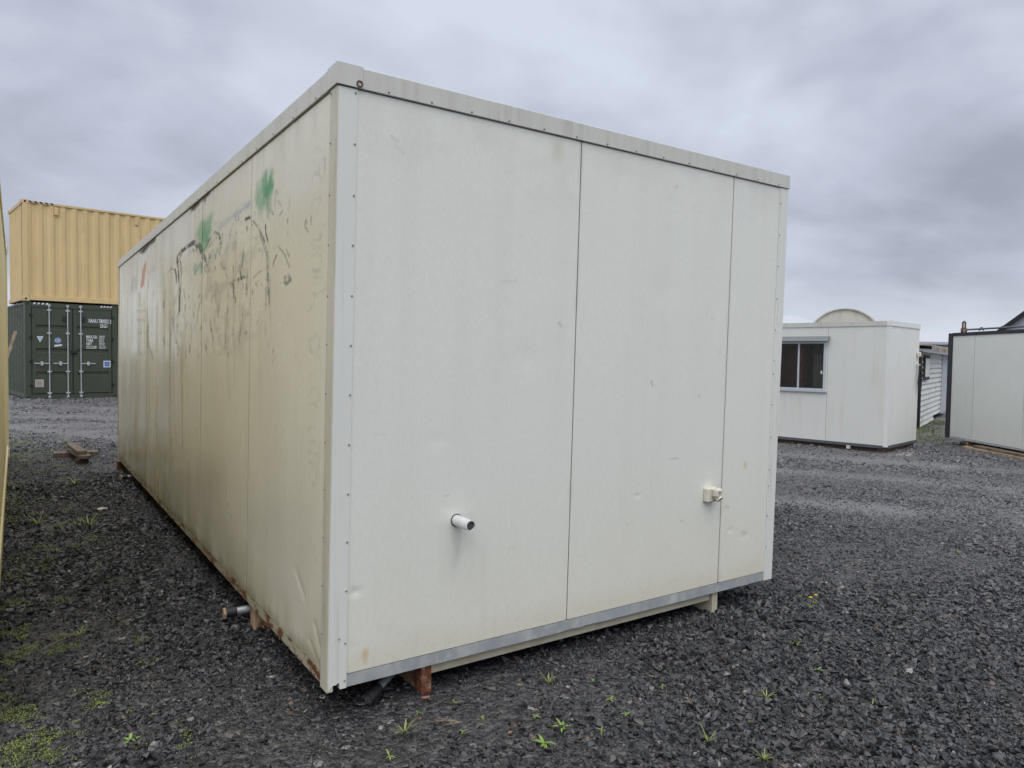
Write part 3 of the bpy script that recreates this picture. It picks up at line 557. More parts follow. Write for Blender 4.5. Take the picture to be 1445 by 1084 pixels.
def panel(name, face, u0, u1, v0, v1, nu, nv, paint, mat, thick=0.025):
    u = np.linspace(u0, u1, nu); v = np.linspace(v0, v1, nv); U, V = np.meshgrid(u, v); C, G = paint(U, V)
    edge = np.minimum(np.minimum(U-u0, u1-U), np.minimum(V-v0, v1-V)); D = 0.0018*(fbm(U*2.2, V*1.6, 51, 2)-0.5)*ss(0, 0.12, edge)
    if face == 'left':
        for a, b, w, dp in DENT_L: D = D-dp*np.exp(-(seg_dist(U, V, a, b, 1)/w)**2)
    else:
        for du, dv, dr, dd in ((0.105, 0.372, 0.016, 0.004), (1.61, 0.605, 0.012, 0.0025), (2.34, 0.34, 0.014, 0.0025), (2.47, 0.29, 0.02, 0.003), (0.9, 1.3, 0.05, 0.0015), (1.75, 1.65, 0.06, 0.0015), (0.45, 0.95, 0.03, 0.0012)): D = D-dd*np.exp(-(np.hypot((U-du)*0.7, V-dv)/dr)**2)
    if face == 'left': X, Y = -D, U
    else: X, Y = U, -D
    co = np.stack([X+LEAN[0]*V, Y+LEAN[1]*V, V], -1).reshape(-1, 3)
    i = np.arange(nu*nv).reshape(nv, nu); q = np.stack([i[:-1, :-1], i[:-1, 1:], i[1:, 1:], i[1:, :-1]], -1).reshape(-1, 4)
    if face == 'left': q = q[:, ::-1]
    # folded edges of the sheet
    c = [i[0, 0], i[0, -1], i[-1, -1], i[-1, 0]]; nb = len(co); back = co[c].copy()
    if face == 'left': back[:, 0] += thick
    else: back[:, 1] += thick
    co = np.vstack([co, back]); sk = []
    for k in range(4):
        a, b = c[k], c[(k+1) % 4]; s = [a, nb+k, nb+(k+1) % 4, b]; sk.append(s if face != 'left' else s[::-1])
    q = np.vstack([q, np.array(sk)])
    me = bpy.data.meshes.new(name); me.vertices.add(len(co)); me.vertices.foreach_set('co', co.ravel().astype(np.float32)); me.loops.add(q.size); me.loops.foreach_set('vertex_index', q.ravel().astype(np.int32))
    me.polygons.add(len(q)); me.polygons.foreach_set('loop_start', np.arange(0, q.size, 4, dtype=np.int32)); me.update(calc_edges=True)
    col = np.ones((len(co), 4), np.float32); col[:nu*nv, :3] = C.reshape(-1, 3); col[nu*nv:, :3] = 0.05; at = me.attributes.new('skin', 'FLOAT_COLOR', 'POINT'); at.data.foreach_set('color', col.ravel())
    gg = np.full(len(co), 0.5, np.float32); gg[:nu*nv] = np.clip(G, 0.1, 0.9).ravel(); at = me.attributes.new('gloss', 'FLOAT', 'POINT'); at.data.foreach_set('value', gg)
    o = finish(me, mat, name, cabin); sm = np.ones(len(q), bool); sm[-4:] = False; me.polygons.foreach_set('use_smooth', sm); return o
seams = [0.073, 1.208, 2.408, 3.62, 4.84, 6.04, CL-0.071]
for k in range(6): panel('wall_panel', 'left', seams[k]+0.005, seams[k+1]-0.005, 0.054, 2.297, (150, 130, 110, 90, 80, 70)[k], 380, paint_left, 'skin_left')
ends = [0.0755, 1.171, 2.251, 2.657]
for k in range(3): panel('wall_panel', 'end', ends[k]+(0.0005 if k == 0 else 0.003), ends[k+1]-(0.001 if k == 2 else 0.003), 0.054, 2.299, int((ends[k+1]-ends[k])/0.008), 280, paint_end, 'skin_end')
bm = BM(); box(bm, 0.026, CW-0.03, 0.026, CL-0.03, 0.01, 2.36); obj('core', bm, 'seam', cabin, lean=True)
for k in range(6):
    bm = BM(); box(bm, CW-0.03, CW, k*1.2+0.005 if k else 0.06, (k+1)*1.2-0.005, 0.054, 2.297); obj('wall_panel', bm, 'trim', cabin, lean=True)
for k in range(2):
    bm = BM(); box(bm, 0.06+k*1.31, 1.36+k*1.31, CL-0.03, CL, 0.054, 2.297); obj('wall_panel', bm, 'trim', cabin, lean=True)
bm = BM(); box(bm, 0.02, CW-0.02, 0.02, CL-0.02, 2.36, 2.374); obj('roof_sheet', bm, 'roof', cabin, lean=True)
# corner trims: near corner with its torn foot, right corner, far left corner
bm = BM(); prism(bm, [(0.0, 0, 2.299), (0.0, 0, 0.006), (0.004, 0, 0.0), (0.010, 0, 0.012), (0.020, 0, 0.020), (0.032, 0, 0.021), (0.040, 0, 0.026), (0.046, 0, 0.024), (0.047, 0, 0.008), (0.0475, 0, 0.0), (0.0745, 0, 0.0), (0.0745, 0, 2.299)], (0, -0.004, 0), (0, 0.02, 0)); t = obj('corner_trim', bm, 'trim', cabin, lean=True)
bm = BM(); box(bm, -0.004, 0.02, -0.002, 0.0715, -0.004, 2.299); t2 = obj('corner_trim', bm, 'trim_dirty', cabin, lean=True); t2['label'] = 'grimy olive stained leaf of the corner trim'
bm = BM(); box(bm, 2.6565, CW+0.004, -0.004, 0.02, 0.0, 2.299); obj('corner_trim', bm, 'trim', cabin, lean=True)
bm = BM(); box(bm, CW-0.02, CW+0.005, 0.02, 0.06, 0.0, 2.299); obj('corner_trim', bm, 'trim', cabin, lean=True)
bm = BM(); box(bm, -0.004, 0.02, CL-0.0715, CL+0.003, 0.0, 2.299); obj('corner_trim', bm, 'trim_dirty', cabin, lean=True)
# fascia round the top
bm = BM(); box(bm, 0.092, CW+0.010, -0.010, 0.03, 2.3025, CH-0.004); obj('fascia', bm, 'fascia', cabin, 0.002, lean=True)
bm = BM(); prism(bm, [(-0.011, -0.012, 0), (0.092, -0.012, 0), (0.092, 0.03, 0), (0.03, 0.03, 0), (0.03, 0.09, 0), (-0.011, 0.09, 0)], (0, 0, 2.304), (0, 0, CH)); obj('fascia_corner', bm, 'fascia', cabin, lean=True)
for a, b in ((0.091, 1.107), (1.111, 4.30), (4.303, CL+0.01)):
    bm = BM(); box(bm, -0.010, 0.03, a, b, 2.3025, CH-0.004+(0.001 if a > 1 else 0)); obj('fascia', bm, 'fascia', cabin, 0.002, lean=True)
bm = BM(); box(bm, 0.03, CW+0.01, CL-0.03, CL+0.009, 2.3025, CH-0.006); obj('fascia', bm, 'fascia', cabin, lean=True)
bm = BM(); box(bm, CW-0.03, CW+0.010, 0.03, CL-0.03, 2.3025, CH-0.006); obj('fascia', bm, 'fascia', cabin, lean=True)
# bottom rails
bm = BM(); xs = np.linspace(0.076, 2.655, 60); lo = 0.001+0.003*(fbm(xs*3, xs*0, 61)-0.4); top = [(x, 0, 0.0505) for x in xs[::-1]]; bot = [(x, 0, float(z)) for x, z in zip(xs, lo)]
for x_, s_ in ((1.19, 0.006), (1.32, 0.005)):
    bot = [(p[0], 0, p[2]+s_*math.exp(-((p[0]-x_)/0.03)**2)) for p in bot]
prism(bm, bot+top, (0, -0.001, 0), (0, 0.024, 0)); obj('bottom_rail', bm, 'galv', cabin, lean=True)
bm = BM(); box(bm, 0.002, 0.024, 0.073, CL-0.073, 0.002, 0.0505); r_ = obj('bottom_rail', bm, 'rust_rail', cabin, lean=True); r_['label'] = 'rust streaked bottom rail of the long side'
bm = BM(); box(bm, CW-0.03, CW-0.001, 0.06, CL-0.06, 0.0, 0.0505); obj('bottom_rail', bm, 'galv', cabin, lean=True)
# skids and bearers underneath
for x in (0.415, 2.232):
    bm = BM(); box(bm, x, x+0.008, 0.02, CL-0.02, -0.124, 0.008); box(bm, x+0.008, x+0.045, 0.02, CL-0.02, -0.124, -0.112); box(bm, x+0.008, x+0.045, 0.02, 0.03, -0.112, 0.008); k_ = obj('skid', bm, 'rust_foot' if x < 1 else 'beam', cabin)
    k_['label'] = 'rusty steel skid end under the near corner' if x < 1 else 'cream steel skid under the right corner'
bm = BM(); box(bm, 0.464, 2.228, 0.034, 0.075, -0.052, 0.004); obj('cross_beam', bm, 'beam', cabin, 0.003)
for y in (1.18, 2.4, 3.6, 4.8, 6.1):
    bm = BM(); box(bm, 0.05, CW-0.05, y, y+0.05, -0.06, 0.006); obj('cross_beam', bm, 'beam', cabin)
for y in (1.105, 7.19):
    bm = BM(); box(bm, 0.012 if y < 2 else -0.01, 0.10, y, y+0.075, -0.1245, -0.012 if y < 2 else -0.03); obj('foot_block', bm, 'rust_tan' if y < 2 else 'rust_foot', cabin, 0.004)
def jack(p0, p1, r=0.020):
    p0 = Vector(p0); p1 = Vector(p1); d = (p1-p0).normalized()
    bm = BM(); tube(bm, p0, p1-d*0.06, r); t = obj('jack_tube', bm, 'galv_tube', cabin)
    bm = BM(); tube(bm, p1-d*0.066, p1-d*0.012, r*1.22); tube(bm, p1-d*0.05, p1-d*0.036, r*1.36); obj('sleeve', bm, 'black', t)
    bm = BM(); tube(bm, p1-d*0.012, p1, r*1.45, n=7); obj('end_plate', bm, 'rust_tan', t)
jack((0.40, 1.222, -0.040), (-0.106, 1.246, -0.055)); jack((0.40, 6.14, -0.045), (-0.085, 6.09, -0.055), 0.019)
p0 = Vector((0.40, 0.19, -0.045)); p1 = Vector((0.175, 0.018, -0.082)); bm = BM(); tube(bm, p0, p1, 0.017); t = obj('jack_tube', bm, 'galv_tube', cabin)
d = (p1-p0).normalized(); bm = BM(); tube(bm, p1-d*0.085, p1, 0.022); tube(bm, p1-d*0.06, p1-d*0.05, 0.0245); tube(bm, p1-d*0.03, p1-d*0.02, 0.0245); obj('sleeve', bm, 'black', t)
# waste pipe and power inlet
bm = BM(); tube(bm, leaned(0.553, 0.02, 0.604), leaned(0.549, -0.128, 0.605), 0.0235, n=24, hollow=0.0195); dp = obj('drain_pipe', bm, 'pvc', cabin, smooth=False)
bm = BM(); tube(bm, leaned(0.5505, -0.05, 0.6045), leaned(0.5494, -0.118, 0.605), 0.0192, n=20); obj('pipe_bore_shade', bm, 'pvc_shade', dp)  # dark plug standing in for the shade inside the pipe
bm = BM(); tube(bm, leaned(0.553, 0.004, 0.604), leaned(0.553, -0.003, 0.604), 0.0275, n=24); obj('sealant_ring', bm, 'seam', dp)
pin = None
bm = BM(); box(bm, 2.100, 2.178, -0.036, 0.004, 0.524, 0.606); pin = obj('power_inlet', bm, 'plastic', cabin, 0.008, lean=True)
bm = BM(); box(bm, 2.128, 2.176, -0.072, -0.034, 0.556, 0.602); obj('inlet_hood', bm, 'plastic', pin, 0.007, lean=True)
bm = BM(); tube(bm, leaned(2.158, -0.040, 0.562), leaned(2.162, -0.066, 0.541), 0.020, n=16, hollow=0.016); obj('inlet_socket', bm, 'plastic', pin)
bm = BM(); tube(bm, leaned(2.150, -0.0715, 0.583), leaned(2.150, -0.0745, 0.583), 0.007, n=10); obj('inlet_screw', bm, 'screw', pin)
# rivets
bm = BM(); bmesh.ops.create_cone(bm, cap_ends=True, segments=8, radius1=0.0046, radius2=0.0028, depth=0.003); riv = obj('rivet', bm, 'screw', cabin); riv_used = False
def rivet(x, y, z, face):
    global riv_used
    o = riv if not riv_used else share(riv, cabin, name='rivet'); riv_used = True
    o.location = leaned(x, y, z); o.rotation_euler = (R(90), 0, 0) if face == 'end' else (0, R(-90), 0)
for z in (2.284, 2.094, 1.901, 1.714, 1.523, 1.334, 1.145, 0.953, 0.762, 0.575, 0.384, 0.178, 0.030): rivet(0.0665, -0.006, z, 'end')
rivet(0.041, -0.006, 0.20, 'end')
for z in (2.285, 2.10, 1.906, 1.718, 1.523, 1.337, 1.149, 0.96, 0.777, 0.59, 0.40, 0.21): rivet(-0.006, 0.062, z, 'left')
for z in (2.211, 2.03, 1.848, 1.66, 1.478, 1.30, 1.222, 1.04, 0.851, 0.66, 0.562, 0.385, 0.2): rivet(2.664, -0.006, z, 'end')
for k in range(14): rivet(0.198+0.187*k, -0.012, 2.313, 'end')
for k in range(24): rivet(-0.012, 0.22+0.29*k, 2.313, 'left')
bm = BM(); tube(bm, leaned(0.078, -0.010, 2.318), leaned(0.078, -0.0155, 2.318), 0.013, n=12, hollow=0.008); obj('tie_ring', bm, 'rust_foot', cabin)

# ------------------------------------------------------------------ shipping containers (door end at local -y)
def corrugated(bm, a, b, z0, z1, nrm, pitch=0.29, depth=0.036):
    """folded sheet from a to b (x, y), outer flats on the line, folds going inwards"""
    a = Vector((*a, 0)); b = Vector((*b, 0)); d = (b-a); Ln = d.length; d /= Ln; n = Vector((*nrm, 0)); k = max(2, round(Ln/pitch)); p = Ln/k; pts = []
    for i in range(k):
        for f, q in ((0.0, 0), (0.26, 0), (0.48, 1), (0.76, 1)): pts.append(a+d*((i+f)*p)-n*(depth*q))
    pts.append(b); lo = [bm.verts.new((q.x, q.y, z0)) for q in pts]; hi = [bm.verts.new((q.x, q.y, z1)) for q in pts]
    for i in range(len(pts)-1): bm.faces.new((lo[i], lo[i+1], hi[i+1], hi[i]))
def container(root, Ln, mat, Wd=2.438, H=2.896, door=True, hazard=(MT['hazard_dark'], MT['hazard_yellow'])):
    def P(name, fn, m=mat, bev=0.0, par=None): bm = BM(); fn(bm); return obj(name, bm, m, par or root, bev)
    for x in (0, Wd-0.16):
        for y in (0, Ln-0.16): P('corner_post', lambda bm: box(bm, x+0.004, x+0.156, y+0.004, y+0.13, 0.118, H-0.118))
    for x in (0, Wd-0.162):
        for y in (0, Ln-0.178):
            for z in (0, H-0.118):
                c = P('corner_casting', lambda bm: box(bm, x, x+0.162, y, y+0.178, z, z+0.118), mat, 0.006)
                sx = -0.0015 if x == 0 else 0.1635; sy = -0.0015 if y == 0 else 0.1795
                P('casting_hole', lambda bm: tube(bm, (x+0.081, y+0.089+(sy-0.089)*0.8, z+0.059), (x+0.081, y+sy, z+0.059), 0.030, n=10), 'gasket', 0, c)
                P('casting_hole', lambda bm: tube(bm, (x+0.081+(sx-0.081)*0.8, y+0.089, z+0.059), (x+sx, y+0.089, z+0.059), 0.032, n=10), 'gasket', 0, c)
    for x in (0.012, Wd-0.072):
        P('top_rail', lambda bm: box(bm, x, x+0.06, 0.178, Ln-0.178, H-0.085, H-0.03)); P('bottom_rail', lambda bm: box(bm, x, x+0.06, 0.178, Ln-0.178, 0.03, 0.165))
    P('side_panel', lambda bm: corrugated(bm, (0.024, Ln-0.13), (0.024, 0.13), 0.165, H-0.085, (-1, 0)))
    P('side_panel', lambda bm: corrugated(bm, (Wd-0.024, 0.13), (Wd-0.024, Ln-0.13), 0.165, H-0.085, (1, 0)))
    P('front_panel', lambda bm: corrugated(bm, (Wd-0.156, Ln-0.02), (0.156, Ln-0.02), 0.14, H-0.12, (0, 1), 0.25, 0.045))
    P('end_rail', lambda bm: box(bm, 0.162, Wd-0.162, Ln-0.11, Ln-0.008, H-0.12, H-0.028)); P('end_rail', lambda bm: box(bm, 0.162, Wd-0.162, Ln-0.11, Ln-0.008, 0.02, 0.14))
    P('roof_sheet', lambda bm: box(bm, 0.03, Wd-0.03, 0.1, Ln-0.1, H-0.045, H-0.034)); P('floor', lambda bm: box(bm, 0.06, Wd-0.06, 0.1, Ln-0.1, 0.12, 0.16), 'timber_dark')
    for i in range(int(Ln/0.9)): P('floor_bearer', lambda bm: box(bm, 0.072, Wd-0.072, 0.4+i*0.9, 0.46+i*0.9, 0.05, 0.12))
    hd = P('door_header', lambda bm: box(bm, 0.162, Wd-0.162, 0.0, 0.11, H-0.165, H-0.03)); P('door_sill', lambda bm: box(bm, 0.162, Wd-0.162, 0.0, 0.11, 0.01, 0.135))
    return hd
def stripes(parent, x0, x1, y, z, m, n=5, h=0.075, along='x'):
    w = (x1-x0)/(n*2-1)
    for i in range(n):
        a = x0+2*i*w; bm = BM()
        if along == 'x': prism(bm, [(a, 0, z), (a+w, 0, z), (a+w+h*0.7, 0, z+h), (a+h*0.7, 0, z+h)], (0, y, 0), (0, y+0.003, 0))
        else: prism(bm, [(0, a, z), (0, a+w, z), (0, a+w+h*0.7, z+h), (0, a+h*0.7, z+h)], (y, 0, 0), (y+0.003, 0, 0))
        obj('hazard_stripe', bm, m, parent)

GX, GY, GH = -0.85, 22.45, 2.84
green = thing('shipping_container', 'dark green shipping container with closed doors and white stencilled codes, under the tan one', 'container', (GX, GY, 0), R(8))
hd = container(green, 6.06, 'green', 2.42, GH)
stripes(hd, 0.20, 0.56, -0.003, GH-0.085, 'white_mark', 4, 0.05); stripes(hd, 1.93, 2.23, -0.003, GH-0.085, 'white_mark', 4, 0.05)
def door(root, x0, x1, z0, z1, hinge_left):
    # pressed door leaf: four flats divided by three recessed grooves
    gr = [2.10, 1.42, 0.735]; gh = 0.085; bm = BM(); box(bm, x0, x1, 0.045, 0.075, z0, z1); leaf = obj('door', bm, 'green', root)
    zs = [z1]+[v for q in gr for v in (q+gh/2, q-gh/2)]+[z0]
    for i in range(0, len(zs), 2):
        bm = BM(); a, b = zs[i+1], zs[i]; ya, yb = 0.012, 0.044
        prism(bm, [(0, ya, a+0.02), (0, ya, b-0.02 if i else b), (0, yb, b), (0, yb, a-0.0)], (x0+0.10, 0, 0), (x1-0.10, 0, 0)); obj('door_panel', bm, 'green', leaf)
    for xa, xb in ((x0+0.004, x0+0.1), (x1-0.1, x1-0.004)):
        bm = BM(); box(bm, xa, xb, 0.010, 0.044, z0+0.004, z1-0.004); obj('door_stile', bm, 'green', leaf, 0.004)
    bm = BM()
    for a in ((x0-0.012, x0+0.003, z0, z1), (x1-0.003, x1+0.012, z0, z1), (x0, x1, z1-0.002, z1+0.014), (x0, x1, z0-0.014, z0+0.002)): box(bm, a[0], a[1], 0.016, 0.05, a[2], a[3])
    obj('door_gasket', bm, 'gasket', leaf)
    for z in (z0+0.25, z0+0.95, z0+1.65, z0+2.3):
        x = x0-0.03 if hinge_left else x1+0.03; bm = BM(); box(bm, x-0.04, x+0.04, -0.008, 0.03, z-0.03, z+0.03); tube(bm, (x, -0.01, z-0.05), (x, -0.01, z+0.05), 0.014, n=8); obj('hinge', bm, 'gasket', leaf)
    return leaf
dl = door(green, 0.175, 1.195, 0.145, GH-0.175, True); dr = door(green, 1.222, 2.245, 0.145, GH-0.175, False)
for x, leaf, hx in ((0.60, dl, -1), (1.07, dl, -1), (1.41, dr, 1)):
    bm = BM(); tube(bm, (x, -0.028, 0.03), (x, -0.028, GH-0.07), 0.017, n=10); rod = obj('lock_rod', bm, 'zinc', leaf)
    bm = BM()
    for z in (0.06, GH-0.10): box(bm, x-0.035, x+0.035, -0.045, 0.006, z-0.03, z+0.03)
    obj('cam_keeper', bm, 'zinc', rod, 0.006); bm = BM()
    for z in (0.17, 0.80, 1.93, 2.6): box(bm, x-0.055, x+0.055, -0.04, 0.009, z-0.022, z+0.022)
    obj('rod_bracket', bm, 'zinc', rod, 0.006)
    bm = BM(); box(bm, min(x, x+hx*0.38), max(x, x+hx*0.38), -0.050, -0.036, 1.03, 1.055); box(bm, x+hx*0.19-0.03, x+hx*0.19+0.03, -0.060, 0.010, 0.98, 1.10); obj('handle', bm, 'zinc', rod, 0.004)
bm = BM(); box(bm, 1.155, 1.31, -0.04, 0.01, 1.33, 1.45); box(bm, 1.18, 1.285, -0.055, -0.04, 1.35, 1.42); obj('lock_box', bm, 'gasket', dr, 0.006)
for x in (0.985, 1.49):
    bm = BM(); box(bm, x-0.04, x+0.04, -0.02, 0.012, 2.29, 2.45); obj('door_vent', bm, 'gasket', dl if x < 1.2 else dr, 0.006)
rx = (R(90), 0, 0)
text('marking', 'FANU 780052 2', 0.165, 'white_mark', dr, (1.625, 0.009, 2.28), rx, 0.56); text('marking', '25G1', 0.155, 'white_mark', dr, (1.93, 0.009, 2.14), rx, 0.62)
for i, (w_, a_, b_) in enumerate((('MAX.GR.', '30480 KG', '67200 LB'), ('TARE', '2300 KG', '5070 LB'), ('NET', '28180 KG', '62130 LB'), ('CU.CAP.', '37.4 CU.M', '1320 CU.FT'))):
    z = 1.81-0.105*i; text('marking', w_, 0.125, 'white_mark', dr, (1.56, 0.009, z), rx, 0.62); text('marking', a_, 0.052, 'white_mark', dr, (1.90, 0.009, z+0.05), rx, 0.75); text('marking', b_, 0.052, 'white_mark', dr, (1.90, 0.009, z), rx, 0.75)
def disc(name, mat, par, x, z, r, y, n=20, dy=0.002):
    bm = BM(); tube(bm, (x, y+dy, z), (x, y, z), r, n=n); return obj(name, bm, mat, par)
bm = BM(); prism(bm, [(0.29, 0, 1.83), (0.375, 0, 1.66), (0.46, 0, 1.83)], (0, 0.007, 0), (0, 0.010, 0)); tri = obj('triangle_decal', bm, 'white_mark', dl)
bm = BM(); prism(bm, [(0.315, 0, 1.815), (0.375, 0, 1.695), (0.435, 0, 1.815)], (0, 0.004, 0), (0, 0.0068, 0)); obj('triangle_field', bm, 'pale_blue', tri)
rd = disc('round_decal', 'pale_blue', dl, 0.82, 1.72, 0.082, 0.008); disc('round_field', 'blue', rd, 0.82, 1.72, 0.066, 0.005); text('round_mark', 'CR', 0.10, 'white_mark', rd, (0.758, 0.003, 1.685), rx, 0.9)
bm = BM(); prism(bm, [(0.73, 0, 1.535), (0.925, 0, 1.565), (0.925, 0, 1.615), (0.73, 0, 1.585)], (0, 0.007, 0), (0, 0.010, 0)); obj('paper_strip', bm, 'white_mark', dl)
bm = BM(); box(bm, 2.02, 2.21, 0.005, 0.009, 0.93, 1.13); sq = obj('square_decal', bm, 'white_mark', dr); bm = BM(); box(bm, 2.045, 2.185, 0.002, 0.0045, 0.955, 1.105); obj('square_field', bm, 'blue', sq)
for i in range(4): bm = BM(); box(bm, 2.06, 2.17, 0.0, 0.0018, 0.978+0.03*i, 0.985+0.03*i); obj('square_line', bm, 'pale_blue', sq)
bm = BM(); box(bm, 0.245, 0.455, 0.004, 0.009, 0.35, 0.57); pl = obj('data_plate', bm, 'plate', dl)
for i in range(6): bm = BM(); box(bm, 0.265, 0.435-0.03*(i % 2), 0.0, 0.0035, 0.38+0.03*i, 0.386+0.03*i); obj('plate_line', bm, 'seam', pl)

green2 = thing('shipping_container', 'second dark green shipping container hidden behind the big cabin', 'container', (GX+2.50*math.cos(R(8)), GY+2.50*math.sin(R(8)), 0), R(8)); container(green2, 6.06, 'green', 2.42, GH)
for lf in ((0.175, 1.195, True), (1.222, 2.245, False)): door(green2, lf[0], lf[1], 0.145, GH-0.175, lf[2])

tan = thing('shipping_container', 'tan corrugated shipping container stacked on top of the green one', 'container', (GX-0.05+6.06*math.cos(R(8)), GY-0.04+6.06*math.sin(R(8)), GH+0.004), R(98)); container(tan, 6.06, 'tan', 2.438, 2.896)
# long side facing the yard is local x=0; hazard stripes at its top corner, two vents under the rail
stripes(tan, 6.06-0.80, 6.06-0.20, 0.006, 2.896-0.072, 'hazard_dark', 5, 0.045, 'y')
for yy in (6.06-0.86, 6.06-3.02):
    bm = BM(); box(bm, -0.015, 0.03, yy-0.05, yy+0.05, 2.896-0.36, 2.896-0.13); obj('air_vent', bm, 'tan', tan, 0.01)
bm = BM(); box(bm, 0.02, 0.16, 6.06-0.3, 6.06-0.20, 0.0, 0.03)
obj('lock_pin', bm, 'gasket', tan)

near = thing('shipping_container', 'cream yellow corrugated container close along the left edge of the photo', 'container', (-1.054-2.438, 0.62, 0), R(0.27)); container(near, 8.46, 'cream', 2.438, 2.80)
for a, b in ((0.18, 1.2), (1.24, 2.26)):
    bm = BM(); box(bm, a, b, 0.03, 0.07, 0.14, 2.63); lf = obj('door', bm, 'cream', near)
    bm = BM(); tube(bm, (a+0.5, 0.0, 0.1), (a+0.5, 0.0, 2.7), 0.017, n=8); obj('lock_rod', bm, 'zinc', lf)
bm = BM(); prism(bm, [(-1.66, 22.9, 0.0), (-1.58, 22.9, 0.0), (-1.02, 22.9, 1.98), (-1.10, 22.9, 1.98)], (0, -0.02, 0), (0, 0.02, 0)); tag(obj('plank', bm, 'timber_pale'), 'pale plank leaning beside the left side of the green container', 'plank')

# ------------------------------------------------------------------ small white cabin with the window (right)
C1 = (10.25, 3.362, 0); b1 = thing('site_cabin', 'small white cabin with sliding window on the right', 'cabin', C1, R(10))
EW, SL, Z0, Z1 = 1.40, 4.6, 0.115, 2.0
def B(name, m, *d, bev=0.0, par=None): bm = BM(); box(bm, *d); return obj(name, bm, m, par or b1, bev)
B('wall_panel', 'white_cabin', 0, 0.05, 0.055, 0.952, Z0, Z1); wx0, wx1, wz0, wz1 = 0.985, 1.98, 0.945, 1.755
B('wall_panel', 'white_cabin', 0, 0.05, 0.957, 2.05, Z0, wz0-0.002); B('wall_panel', 'white_cabin', 0, 0.05, 0.957, 2.05, wz1+0.002, Z1-0.0); B('wall_panel', 'white_cabin', 0, 0.049, 0.957, wx0-0.001, wz0-0.002, wz1+0.002); B('wall_panel', 'white_cabin', 0, 0.049, wx1+0.001, 2.05, wz0-0.002, wz1+0.002)
B('wall_panel', 'white_cabin', 0, 0.05, 2.055, 3.2, Z0, Z1); B('wall_panel', 'white_cabin', 0, 0.05, 3.205, SL-0.05, Z0, Z1)
for a, b in ((0.05, 0.47), (0.473, 0.94), (0.943, EW-0.05)): B('wall_panel', 'cabin_end_lit', a, b, 0.002, 0.05, Z0, Z1)
B('corner_trim', 'cabin_end_lit', -0.004, 0.055, -0.004, 0.056, Z0-0.02, Z1); B('corner_trim', 'cabin_end_lit', EW-0.05, EW+0.003, -0.003, 0.05, Z0, Z1)
B('wall_panel', 'white_cabin', EW-0.05, EW, 0.05, SL-0.05, Z0, Z1); B('wall_panel', 'white_cabin', 0.0, EW, SL-0.05, SL, Z0, Z1)
B('fascia', 'fascia', -0.012, 0.05, 0.05, SL, Z1, Z1+0.075); B('fascia', 'cabin_end_lit', -0.012, EW+0.012, -0.012, 0.05, Z1, Z1+0.078); B('roof_sheet', 'roof', 0.05, EW, 0.05, SL, Z1+0.01, Z1+0.055)
B('bottom_rail', 'steel_dark', -0.006, 0.05, 0.06, SL, Z0-0.045, Z0-0.003); B('bottom_rail', 'steel_dark', 0.06, EW, -0.006, 0.05, Z0-0.045, Z0-0.003); B('floor', 'inside', 0.05, EW-0.05, 0.05, SL-0.05, Z0-0.04, Z0)
for y in (0.03, 1.5, 3.0, 4.3): B('bearer', 'timber_dark', 0.02, EW-0.02, y, y+0.12, 0.0, Z0-0.046)
B('bearer', 'timber_dark', 0.04, 0.14, 0.16, SL-0.1, 0.0, Z0-0.048); B('lifting_lug', 'plastic', -0.03, 0.04, 0.55, 0.60, 0.02, 0.07)
wn = B('window', 'alum', -0.02, 0.03, wx0, wx0+0.03, wz0, wz1)
for d in ((-0.02, 0.03, wx1-0.03, wx1, wz0, wz1), (-0.02, 0.03, wx0+0.03, wx1-0.03, wz0, wz0+0.03), (-0.02, 0.03, wx0+0.03, wx1-0.03, wz1-0.03, wz1)): B('window_frame', 'alum', *d, par=wn)
B('window_mullion', 'alum', -0.012, 0.02, 1.425, 1.455, wz0+0.03, wz1-0.03, par=wn); B('window_sill', 'alum', -0.035, 0.0, wx0-0.03, wx1+0.03, wz0-0.03, wz0-0.002, par=wn); B('latch', 'pvc', -0.022, -0.012, 1.03, 1.055, 1.22, 1.27, par=wn)
B('pane', 'glass', 0.0, 0.006, wx0+0.03, 1.425, wz0+0.03, wz1-0.03, par=wn); B('pane', 'glass', 0.008, 0.014, 1.455, wx1-0.03, wz0+0.03, wz1-0.03, par=wn)
bm = BM(); prism(bm, [(-0.11, 0, 1.765), (-0.10, 0, 1.775), (-0.02, 0, 1.845), (0.0, 0, 1.845), (0.0, 0, 1.835), (-0.10, 0, 1.762)], (0, wx0-0.06, 0), (0, wx1+0.06, 0)); obj('window_hood', bm, 'awning', wn)
it = B('partition', 'inside', 0.75, 0.78, 0.3, 2.4, Z0+0.01, Z1-0.02); B('curtain', 'curtain', 0.30, 0.33, 1.50, 1.62, 0.95, 1.72, par=it); B('curtain', 'curtain', 0.60, 0.64, 1.55, 2.0, 1.0, 1.70, par=it); cb = B('cupboard', 'drawer', 0.45, 0.74, 1.05, 1.38, Z0+0.01, 1.55, par=it)
bm = BM()
for i in range(4): tube(bm, (-0.02+1.29, -0.0, 0.98+0.0), (1.29, -0.0, 0.98), 0.001)
bm.free()
